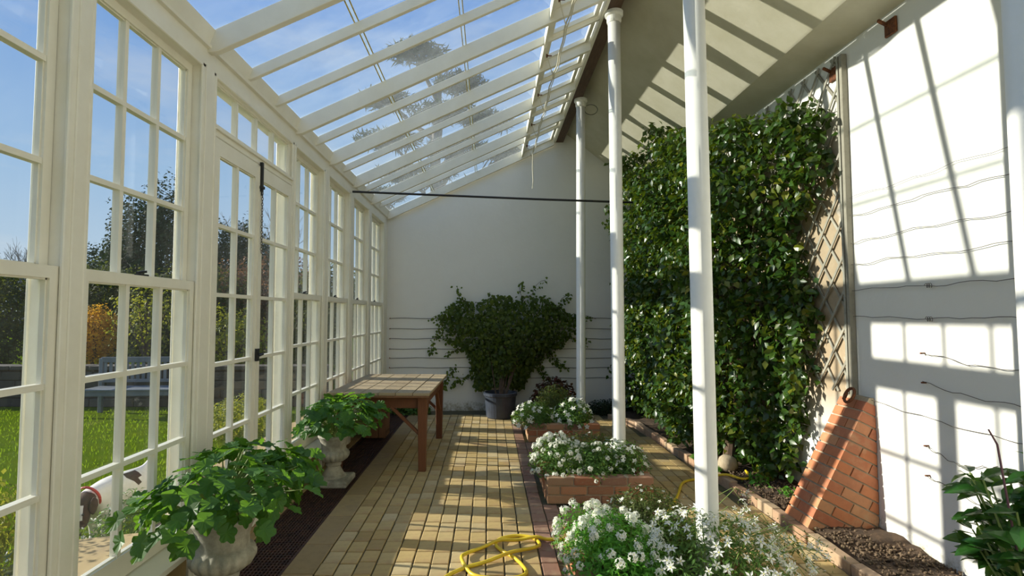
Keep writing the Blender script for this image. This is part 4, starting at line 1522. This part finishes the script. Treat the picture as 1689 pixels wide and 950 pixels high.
# ------------------------------------------------------------------ flowers and small plants in the beds
OV, KT, STR = T_ovate(.5), T_kite(.45), T_strip(.14)
FL5, FLS, HEAD = T_flower(5), T_flower(5, True), T_head()


def dome(n, ctr, rad, lo=0.0):
    p = rnd_dirs(n)
    p[:, 2] = np.abs(p[:, 2])
    rr = rng.uniform(lo, 1, n) ** .5
    return np.array(ctr) + p * rr[:, None] * np.array(rad), p


def clump(name, label, cat, ctr, rad, nleaf, lmat, lsize, ltmpl, nfl=0, ftmpl=None, fkey=None, fsize=.04, fgroup=None, up=.6, fspread=1.03, fmats=None, fmax=300, fside=None):
    root = empty(name, (ctr[0], ctr[1], ctr[2]), label, cat, fgroup)
    P, D = dome(nleaf, ctr, rad, .15)
    N = D + rng.normal(size=D.shape) * .5 + np.array([0, 0, up])
    T = D * .6 + np.array([0, 0, .5]) + rng.normal(size=D.shape) * .5
    cloud('leaf_mass', ltmpl, P, frames(N, T), rng.uniform(.6, 1.2, nleaf) * lsize, lmat, root)
    m = MB()
    for i in range(0, nleaf, max(1, nleaf // 60)):
        q = P[i]
        m.tube([(ctr[0] + (q[0] - ctr[0]) * .35, ctr[1] + (q[1] - ctr[1]) * .35, ctr[2] - .02), tuple(q)], .0025, 4, cap=False)
    m.build('stems', STEM, root)
    if nfl:
        P, D = dome(nfl, ctr, np.array(rad) * fspread, .75)
        if fside is not None:
            w_ = (D @ np.array(fside)) > -.15
            P, D = P[w_], D[w_]
        D2 = D + np.array([-.2, -.35, .35]) + rng.normal(size=D.shape) * .4
        pieces('flower', fkey, ftmpl, fmats or [PETAL, PETALY], P[:fmax], frames(D2, rnd_dirs(len(P)))[:fmax], (rng.uniform(.75, 1.15, len(P)) * fsize)[:fmax], root)
    return root


clump('candytuft', 'low bright green plant with domed white flower heads at the left of the nearest planter', 'flowers', (.70, 2.98, .17), (.30, .42, .30), 5200, BRIGHT, .034, T_kite(.35), 90, HEAD, 'flower_head', .075, fmats=[PETAL, PETALY])
clump('candytuft', 'white flowered plant spilling over the left edge of the nearest planter', 'flowers', (.60, 3.30, .16), (.23, .24, .26), 1600, BRIGHT, .03, T_kite(.35), 70, HEAD, 'flower_head', .075)
clump('grey_shrublet', 'fine leaved olive grey-green bush at the back of the nearest planter', 'bush', (.98, 3.36, .18), (.31, .30, .33), 6500, OLIVE, .030, T_kite(.35), 70, FL5, 'small_flower', .026)
clump('star_flowered_plant', 'loose plant with many white starry flowers at the right of the nearest planter', 'flowers', (1.16, 2.82, .18), (.40, .50, .35), 4200, MIDGR, .036, T_kite(.3), 300, FLS, 'star_flower', .056, fmats=[PETAL, PETALY], fspread=1.06)
# long flowering shoots reaching out to the right
root = empty('trailing_shoots', (1.40, 2.95, .2), 'thin trailing shoots with starry white flowers hanging over the planter edge', 'flowers')
m = MB()
fp = []
for i in range(34):
    a = random.uniform(-.9, 1.3)
    L = random.uniform(.22, .42)
    p0 = Vector((1.34 + random.uniform(-.05, .05), 2.9 + random.uniform(-.35, .45), .32 + random.uniform(-.1, .12)))
    p1 = p0 + Vector((L * .5, L * .3 * math.sin(a), .09))
    p2 = p0 + Vector((L * .85, L * .5 * math.sin(a), random.uniform(-.12, .06)))
    m.tube([p0, p1, p2], .0022, 4, cap=False)
    for t in (.55, .8, 1.0):
        q = p1.lerp(p2, t)
        fp.append(tuple(q + Vector((random.gauss(0, .012), random.gauss(0, .012), random.gauss(0, .012)))))
m.build('shoots', STEM, root)
fp = np.array(fp)
pieces('flower', 'star_flower', FLS, [PETAL, PETALY], fp, frames(rnd_dirs(len(fp)) + np.array([-.2, -.7, .3]), rnd_dirs(len(fp))), rng.uniform(.036, .052, len(fp)), root)
k = 500
q = fp[rng.integers(0, len(fp), k)] + rng.normal(size=(k, 3)) * .035
cloud('leaf_mass', T_kite(.3), q, frames(rnd_dirs(k), rnd_dirs(k)), rng.uniform(.015, .03, k), OLIVE, root)

clump('white_phlox', 'white flowered plant at the left corner of the second planter', 'flowers', (.62, 4.86, .18), (.27, .36, .31), 3000, MIDGR, .036, T_kite(.4), 105, HEAD, 'flower_head', .07)
clump('white_phlox', 'white flowered plant in the middle of the second planter below the column', 'flowers', (.92, 4.80, .18), (.26, .34, .26), 2600, MIDGR, .036, T_kite(.4), 60, HEAD, 'flower_head', .06)
clump('white_phlox', 'white flowered plant at the right of the second planter, past the column', 'flowers', (1.20, 4.88, .18), (.25, .36, .27), 2400, MIDGR, .036, T_kite(.4), 60, FL5, 'small_flower', .05)
clump('green_filler', 'leafy green plant at the back of the second planter', 'bush', (.95, 5.24, .18), (.40, .30, .26), 2200, OLIVE, .036, T_kite(.35), 30, FL5, 'small_flower', .04)
clump('white_bedding_plant', 'white flowered plant at the left of the farthest planter', 'flowers', (.58, 6.95, .17), (.30, .40, .28), 2400, MIDGR, .04, T_kite(.45), 55, FL5, 'small_flower', .075)
clump('white_bedding_plant', 'white flowered plant at the right of the farthest planter, by the thin column', 'flowers', (1.08, 6.95, .18), (.28, .40, .32), 2400, MIDGR, .04, T_kite(.45), 60, FL5, 'small_flower', .08)
clump('grey_rosemary', 'spiky grey-green bush behind the white flowers of the farthest planter', 'bush', (.90, 7.35, .18), (.30, .28, .44), 3200, OLIVE, .055, STR, 0)
clump('red_leaved_plant', 'dark red leaved plant on the floor before the gable wall', 'plant', (1.02, 8.30, .0), (.42, .26, .62), 1500, REDLF, .085, T_ovate(.55), 12, FL5, 'red_flower', .05, fmats=[COLLAR, PETALY])
clump('low_dark_plant', 'low dark green groundcover under the table against the gable wall', 'plant', (-1.25, 8.55, 0), (.34, .20, .26), 900, MIDGR, .06, T_ovate(.6), 0)
clump('dark_box_edging', 'dark low clipped greenery at the right end of the gable wall', 'hedge', (2.05, 8.55, .0), (.62, .20, .24), 4200, YEW, .035, T_kite(.5), 0)
clump('dark_box_edging', 'small dark greenery between the columns at the foot of the gable wall', 'hedge', (1.35, 8.62, 0), (.30, .15, .20), 1600, YEW, .035, T_kite(.5), 0)
for k, (x, y, s_, lab) in enumerate(((2.18, 5.62, .07, 'bright moss cushion on the kerb beside the nearest column'), (2.21, 5.22, .055, 'smaller moss cushion low on the kerb behind the column'))):
    clump('moss_cushion', lab, 'moss', (x, y, .07), (s_, s_ * 1.2, s_ * .7), 500, BRIGHT, .016, KT, 0)
for k, (x, y, lab) in enumerate(((2.50, 4.50, 'small green seedling in the soil just beyond the buttress'), (2.42, 4.80, 'small green weed in the soil near the end of the hose'), (2.56, 4.98, 'pale leafy weed at the foot of the white wall'))):
    clump('weed', lab, 'plant', (x, y, .06), (.09, .12, .08), 40, BRIGHT if k < 2 else YELGR, .05, T_ovate(.6), 0)

# laurel at the right edge
lr = empty('laurel_shrub', (2.50, 2.52, .05), 'glossy laurel-like shrub with a bare purple cane at the right edge', 'shrub')
m = MB()
LP, LN, LT, LS = [], [], [], []
for i in range(30):
    a = random.uniform(0, 6.28)
    hgt = random.uniform(.30, .80)
    p0 = Vector((2.55, 2.50, .05))
    p1 = Vector((2.55 + .10 * math.cos(a), 2.50 + .15 * math.sin(a), .05 + hgt * .55))
    p2 = Vector((2.56 + .17 * math.cos(a), 2.52 + .28 * math.sin(a), .05 + hgt))
    m.tube([p0, p1, p2], [.008, .006, .004], 5, cap=False)
    for t in np.linspace(.15, 1, 9):
        q = p1.lerp(p2, t) if t > .3 else p0.lerp(p1, .4 + t)
        b_ = random.uniform(0, 6.28)
        d = Vector((math.cos(b_), math.sin(b_), random.uniform(-.35, .35)))
        if q.x + d.x * .13 > XR - .02:
            d.x = -abs(d.x)
        LP.append(tuple(q))
        LT.append(tuple(d))
        LN.append((d.x * .2 + random.gauss(0, .3), d.y * .2 - .3 + random.gauss(0, .3), .9))
        LS.append(random.uniform(.10, .15))
m.build('stems', STEM, lr)
pieces('leaf', 'laurel_leaf', T_ovate(.46, .05, .15), LAUREL, np.array(LP), frames(np.array(LN), np.array(LT)), np.array(LS), lr)
MB().tube([(2.50, 2.55, .4), (2.47, 2.60, .95), (2.44, 2.61, 1.02)], [.006, .005, .004], 6).build('cane', CANE, lr)

# fallen petals on the path
for k in range(12):
    x, y = random.uniform(1.55, 2.1), random.uniform(3.2, 5.4)
    if x > kerb_x(y) - .08:
        continue
    o = put('fallen_petal', tmesh('small_petal', T_kite(.7), PETAL), None, (x, y, .006), (random.uniform(-.2, .2), random.uniform(-.2, .2), random.uniform(0, 6)), (.022,) * 3)
    tag(o, 'fallen white petal on the brick path beside the kerb', 'petal', 'fallen petals on the path')

# ------------------------------------------------------------------ the garden outside
lawn = MB().box((-90, -30, -.4), (-2.62, 110, -.05)).build('lawn', LAWN)
tag(lawn, 'sunlit green lawn outside the glazed wall', 'lawn', kind='structure')
gnd = MB().box((-2.0, Y1 + .25, -.4), (90, 110, -.22)).build('ground', SOIL)
tag(gnd, 'bare ground beyond the gable wall', 'ground', kind='structure')
pv = MB().box((-2.62, -30, -.4), (-2.02, 110, -.06)).build('garden_border', SOIL)
tag(pv, 'narrow planted border at the outer foot of the glazed wall', 'border', kind='structure')
# grass blades on the part of the lawn that is seen close by
n = 16000
gx = -2.7 - rng.uniform(0, 1, n) ** 1.3 * 6.0
gy = rng.uniform(2.6, 9.3, n)
pos = np.stack([gx, gy, np.full(n, -.052)], 1)
tp = np.array([0, 0, 1.0]) + rng.normal(size=(n, 3)) * .35
cloud('grass_blades', T_strip(.16), pos, frames(rnd_dirs(n) * np.array([1, 1, .2]), tp), rng.uniform(.02, .05, n), GRASSL, lawn)

# low garden wall of rough stones
gw = empty('garden_wall', (-9, 9.55, -.05), 'low dark stone garden wall behind the bench', 'wall')
GST = mat_varied('dark_wall_stone', [(0.06, 0.048, 0.036), (0.10, 0.08, 0.06), (0.05, 0.04, 0.03)], 0.95, 14, 0.4, 0.5)
MB().box((-17, 9.46, -.05), (-2.9, 9.68, .60)).build('wall_core', SOIL, gw)
for c_ in range(4):
    x = -16.9 + random.uniform(0, .3)
    while x < -3.0:
        L = random.uniform(.28, .5)
        put('stone', unit(GST, .06, 'wall_stone'), gw, (x + L / 2, 9.45 + random.uniform(-.015, .015), .03 + c_ * .155), None, (L - .015, .10, .142))
        x += L
x = -16.9
while x < -3.0:
    put('coping_stone', unit(GST, .06, 'wall_stone'), gw, (x + .35, 9.55, .64), (0, random.uniform(-.01, .01), 0), (.69, .36, .07))
    x += .70

# bench
bn = empty('garden_bench', (-5.72, 8.72, -.05), 'weathered grey wooden garden bench on the lawn before the low wall', 'bench')
b0 = Vector((-5.72, 8.72, -.05))


def bpart(nm, a, b):
    m = MB().box(a, b)
    return put(nm, m.mesh(nm, BENCHW, bevel=.004), bn, tuple(b0))


for sx_ in (-.76, .76):
    bpart('leg', (sx_ - .03, -.28, 0), (sx_ + .03, -.22, .62))
    bpart('leg', (sx_ - .03, .20, 0), (sx_ + .03, .26, .90))
    bpart('armrest', (sx_ - .035, -.32, .62), (sx_ + .035, .22, .655))
for i in range(5):
    bpart('seat_slat', (-.76, -.29 + i * .105, .42), (.76, -.29 + i * .105 + .085, .445))
bpart('seat_rail', (-.76, -.27, .34), (.76, -.24, .42))
bpart('top_rail', (-.76, .21, .83), (.76, .25, .92))
bpart('back_rail', (-.76, .21, .50), (.76, .25, .55))
for i in range(17):
    x = -.70 + 1.40 * i / 16
    bpart('back_slat', (x - .024, .22, .55), (x + .024, .24, .83))
bn.rotation_euler = (0, 0, R(4))


def shrub(name, label, cat, ctr, rad, n, ls, mat, tmpl=None, trunk=True, group=None, sparse=.35, bark=BARK, base_z=-.05):
    root = empty(name, (ctr[0], ctr[1], base_z), label, cat, group)
    d = rnd_dirs(n)
    lump = 1 + .16 * np.sin(d[:, 0] * 7 + ctr[0]) * np.cos(d[:, 2] * 6 + ctr[1]) + .10 * np.sin(d[:, 1] * 13 + d[:, 2] * 9)
    P = np.array(ctr) + d * (rng.uniform(sparse, 1, n) ** .6 * lump)[:, None] * np.array(rad)
    ok = P[:, 2] > base_z + .02
    P, d = P[ok], d[ok]
    k = len(P)
    cloud('foliage', tmpl or T_kite(.6), P, frames(d + rng.normal(size=(k, 3)) * .6 + np.array([0, 0, .3]), rnd_dirs(k) + np.array([0, 0, -.3])), rng.uniform(.7, 1.2, k) * ls, mat, root)
    if trunk:
        m = MB()
        h = ctr[2] - base_z
        m.tube([(ctr[0], ctr[1], base_z), (ctr[0] + .03 * rad[0], ctr[1], base_z + h * .6), (ctr[0], ctr[1], base_z + h * 1.3)], [.06 * rad[2] + .01, .05 * rad[2] + .01, .02], 7)
        for i in range(7):
            a = i * 2.4
            m.tube([(ctr[0], ctr[1], base_z + h * .5), (ctr[0] + rad[0] * .6 * math.cos(a), ctr[1] + rad[1] * .6 * math.sin(a), ctr[2] + rad[2] * .35)], [.03 * rad[2] + .005, .008], 5, cap=False)
        m.build('trunk', bark, root)
    return root


shrub('orange_shrub', 'orange-yellow leaved shrub above the left end of the bench', 'shrub', (-8.25, 11.0, 1.15), (.55, .5, .62), 5000, .06, ORANGE)
shrub('yellow_green_shrub', 'loose yellow-green sapling above the middle of the bench', 'shrub', (-6.95, 10.7, 1.45), (.75, .5, .95), 1500, .075, YELGR, sparse=.1)
shrub('dark_bush', 'dark olive bush at the left edge, over the low wall', 'bush', (-11.6, 12.0, 1.5), (1.6, 1.0, 1.35), 11000, .09, HEDGEL)
shrub('dark_bush', 'dark bush behind the orange shrub', 'bush', (-9.0, 12.6, 1.6), (1.5, .9, 1.2), 11000, .09, HEDGEL)
shrub('dark_bush', 'dark bush behind the yellow-green sapling', 'bush', (-7.0, 12.6, 1.5), (1.4, .9, 1.3), 11000, .09, HEDGEL)
shrub('dark_bush', 'dark bush farthest left over the low wall, mostly outside the picture', 'bush', (-15.2, 12.6, 1.5), (2.2, 1.0, 1.5), 9000, .10, HEDGEL)
shrub('copper_hedge', 'copper-brown leaved hedge seen through the double doors', 'hedge', (-6.1, 13.4, 1.6), (1.3, .7, 1.5), 11000, .075, BEECH)
shrub('copper_hedge', 'copper-brown leaved bush seen through the right door leaf', 'hedge', (-4.5, 12.6, 1.5), (1.1, .7, 1.4), 9000, .075, BEECH)
shrub('yellow_bush', 'green and yellow bush low behind the wall, through the double doors', 'bush', (-5.2, 10.6, 1.0), (.9, .5, .75), 3200, .07, YELGR)
shrub('dark_bush', 'dark bush seen through the windows beyond the doors', 'bush', (-3.6, 11.0, 1.3), (.9, .6, 1.3), 8000, .08, HEDGEL)
shrub('box_hedge', 'low yellow-green clipped hedge seen through the lower door panes', 'hedge', (-3.45, 7.4, .14), (.55, .8, .30), 3600, .045, YELGR, trunk=False)
shrub('box_hedge', 'low yellow-green hedge at the bottom left corner, outside the nearest window', 'hedge', (-3.15, 3.05, .22), (.40, .50, .42), 4200, .045, YELGR, trunk=False)
shrub('evergreen_yew', 'tall dark yew seen through the sash window over the bench', 'tree', (-12.6, 20, 3.0), (1.9, 1.9, 3.5), 30000, .13, YEW)
shrub('evergreen_yew', 'lower dark yew to the left of the tall one', 'tree', (-15.2, 21, 2.0), (1.9, 1.7, 2.4), 18000, .13, YEW)
shrub('evergreen_yew', 'dark evergreen seen through the upper door panes', 'tree', (-10.6, 22, 2.6), (1.9, 1.6, 3.0), 20000, .13, YEW)
for k, (x, y, r_, h, lab) in enumerate(((-58, 62, 12, 5.5, 'far dull tree belt at the left edge'), (-40, 60, 10, 5.0, 'far dull tree belt behind the yews'), (-26, 60, 9, 5.5, 'far dull tree belt behind the copper hedge'), (-11, 62, 9, 5, 'far dull tree belt beyond the gable end'))):
    shrub('tree_belt', lab, 'trees', (x, y, h * .4), (r_, 3, h), 14000, .4, HEDGEL, trunk=False)


def bare_tree(label, x, y, h, seed, spread=.5):
    rr = random.Random(seed)
    root = empty('bare_tree', (x, y, -.05), label, 'tree', 'leafless trees beyond the lawn')
    m, tw = MB(), MB()

    def grow(p, d, L, r_, lev):
        q = p + d * L
        mid_ = p + d * L * .5 + Vector((rr.uniform(-1, 1), rr.uniform(-1, 1), 0)) * L * .06
        (m if lev < 3 else tw).tube([p, mid_, q], [r_, r_ * .8, r_ * .6], 5 if lev < 3 else 3, cap=False)
        if lev >= 5:
            return
        for _ in range(3 if lev else 5):
            dd = (d + Vector((rr.uniform(-1, 1), rr.uniform(-1, 1), rr.uniform(-.1, .7))) * spread * 1.25).normalized()
            grow(p.lerp(q, rr.uniform(.55, 1)), dd, L * rr.uniform(.6, .8), r_ * .55, lev + 1)
    grow(Vector((x, y, -.05)), Vector((0, 0, 1)), h * .33, h * .022, 0)
    m.build('trunk', GREYBARK, root)
    tw.build('twigs', GREYBARK, root, kind='stuff')


bare_tree('leafless grey tree at the left edge behind the bushes', -31, 35, 8.0, 1)
bare_tree('leafless tree seen through the upper panes of the left door leaf', -16.2, 32, 9.5, 2)
bare_tree('leafless tree seen through the upper panes of the right door leaf', -13.0, 31, 9.0, 3)
bare_tree('leafless tree behind the tall yew', -19.5, 30, 7.0, 4)

# the cedar that shows through the glass roof
cd = empty('cedar_tree', (-4.5, 44, -.2), 'tall flat-topped cedar seen through the glass roof', 'tree')
m = MB()
m.tube([(-4.5, 44, -.2), (-4.3, 44, 8), (-4.6, 44, 15), (-4.2, 44, 22)], [.75, .6, .45, .18], 9)
PP, NN_ = [], []
for (dx, dz, rx, zt) in ((-1.6, 23.2, 2.6, 0), (2.0, 21.0, 2.3, 0), (-4.6, 20.2, 2.4, 0), (.5, 18.6, 3.2, 0), (4.2, 17.6, 2.4, 0), (-4.2, 16.4, 3.0, 0), (2.0, 15.2, 3.4, 0), (6.2, 15.0, 2.0, 0), (-1.8, 13.2, 3.6, 0), (4.5, 12.2, 3.0, 0), (-5.2, 11.5, 2.6, 0), (.5, 9.5, 3.8, 0)):
    c0 = Vector((-4.4 + dx, 44 + random.uniform(-1.5, 1.5), dz))
    a = Vector((-4.4, 44, dz - 3.2 - abs(dx) * .15))
    m.tube([a, a.lerp(c0, .5) + Vector((0, 0, -.3)), c0], [.26, .17, .07], 6, cap=False)
    for _ in range(5):
        q = c0 + Vector((random.uniform(-rx, rx) * .8, random.uniform(-1.5, 1.5), random.uniform(-.2, .5)))
        m.tube([a.lerp(c0, random.uniform(.5, .9)), q], [.09, .03], 4, cap=False)
    kk = 1500
    d = rnd_dirs(kk)
    PP.append(np.array(c0) + d * np.array([rx, 1.8, .75]) * (rng.uniform(.1, 1, kk) ** .5)[:, None])
m.build('trunk', GREYBARK, cd)
PP = np.concatenate(PP)
k = len(PP)
cloud('foliage', T_strip(.16), PP, frames(rnd_dirs(k) + np.array([0, 0, 1]), rnd_dirs(k) + np.array([0, 0, .2])), rng.uniform(.4, .75, k), CEDAR, cd)

# small flowers along the outer border
for k, (y, lab) in enumerate(((3.05, 'daisy-like white flowers outside the window, below the dog'), (3.75, 'low green plant outside the window behind the geranium'))):
    clump('border_daisies', lab, 'flowers', (-2.53, y, .02), (.10, .42, .34), 900, MIDGR if k else OLIVE, .04, T_kite(.35), 60 if k == 0 else 20, FL5, 'small_flower', .028)

# ------------------------------------------------------------------ the dog
DOGC = mat_plain('liver_fur', (0.075, 0.035, 0.02), 0.85, (0.05, 0.025, 0.015), 14, bmp=0.4, bscale=90)
dg = empty('dog', (-2.80, 3.95, -.05), 'white dog with a dark brown head and red collar walking outside the window', 'dog')
D0 = Vector((-2.80, 3.95, -.05))
J = [((0, .34, .40), .115), ((0, .12, .385), .125), ((0, -.12, .385), .125), ((0, -.235, .40), .085), ((.02, -.315, .37), .078), ((.045, -.345, .285), .055), ((.06, -.365, .205), .038),
     ((.075, -.12, .24), .055), ((.075, -.13, .13), .032), ((.075, -.115, .02), .03), ((.075, -.15, .015), .026),
     ((-.075, -.12, .24), .055), ((-.075, -.06, .13), .032), ((-.075, -.05, .02), .03), ((-.075, -.085, .015), .026),
     ((.08, .33, .27), .072), ((.08, .40, .17), .036), ((.08, .37, .02), .03), ((.08, .335, .015), .026),
     ((-.08, .33, .27), .072), ((-.08, .33, .17), .036), ((-.08, .29, .02), .03), ((-.08, .255, .015), .026),
     ((0, .45, .44), .03), ((0, .56, .50), .02), ((0, .64, .53), .010)]
E = [(0, 1), (1, 2), (2, 3), (3, 4), (4, 5), (5, 6), (2, 7), (7, 8), (8, 9), (9, 10), (2, 11), (11, 12), (12, 13), (13, 14), (0, 15), (15, 16), (16, 17), (17, 18), (0, 19), (19, 20), (20, 21), (21, 22), (0, 23), (23, 24), (24, 25)]
me = bpy.data.meshes.new('dog_body')
me.from_pydata([j[0] for j in J], E, [])
tmp = bpy.data.objects.new('dog_body', me)
COL.objects.link(tmp)
sk = tmp.modifiers.new('skin', 'SKIN')
for i, j in enumerate(J):
    me.skin_vertices[0].data[i].radius = (j[1], j[1])
me.skin_vertices[0].data[0].use_root = True
ss = tmp.modifiers.new('sub', 'SUBSURF')
ss.levels = ss.render_levels = 2
dgp = bpy.context.evaluated_depsgraph_get()
bm_ = bpy.data.meshes.new_from_object(tmp.evaluated_get(dgp))
bpy.data.objects.remove(tmp)
bm_.materials.clear()
bm_.materials.append(FURW)
bm_.materials.append(DOGC)
for p in bm_.polygons:
    p.use_smooth = True
    c = p.center
    head = c.y < -.255 and c.z > .15 and not (abs(c.x - .055) < .014 and c.y < -.36) and not c.z < .22
    patch = (c - Vector((.1, .2, .47))).length < .085
    p.material_index = 1 if (head or patch) else 0
put('body', bm_, dg, tuple(D0))
for s_ in (-1, 1):
    e_ = MB().lathe([(.012, 0), (.04, .03), (.048, .07), (.03, .11), (.008, .13)], n=12)
    e_.v = [(x * .35 + .02 + s_ * .080, y - .30, .43 - z) for x, y, z in e_.v]
    put('ear', e_.mesh('ear', DOGC, smooth=True), dg, tuple(D0))
    ey = MB().lathe([(.002, -.009), (.008, -.005), (.009, 0), (.008, .005), (.002, .009)], (.035 + s_ * .048, -.385, .33), 10)
    put('eye', ey.mesh('eye', BLACK, smooth=True), dg, tuple(D0))
ns = MB().lathe([(.004, -.014), (.015, -.008), (.017, 0), (.012, .01), (.003, .014)], (.062, -.385, .185), 12)
put('nose', ns.mesh('nose', BLACK, smooth=True), dg, tuple(D0))
cl = MB().tube([Vector((.094 * math.cos(t), -.225 - .03 * math.sin(t), .40 + .092 * math.sin(t))) for t in np.linspace(0, 2 * math.pi, 25)], .010, 6, cap=False)
put('collar', cl.mesh('collar', COLLAR), dg, tuple(D0))

dg.scale = (.88, .88, .88)
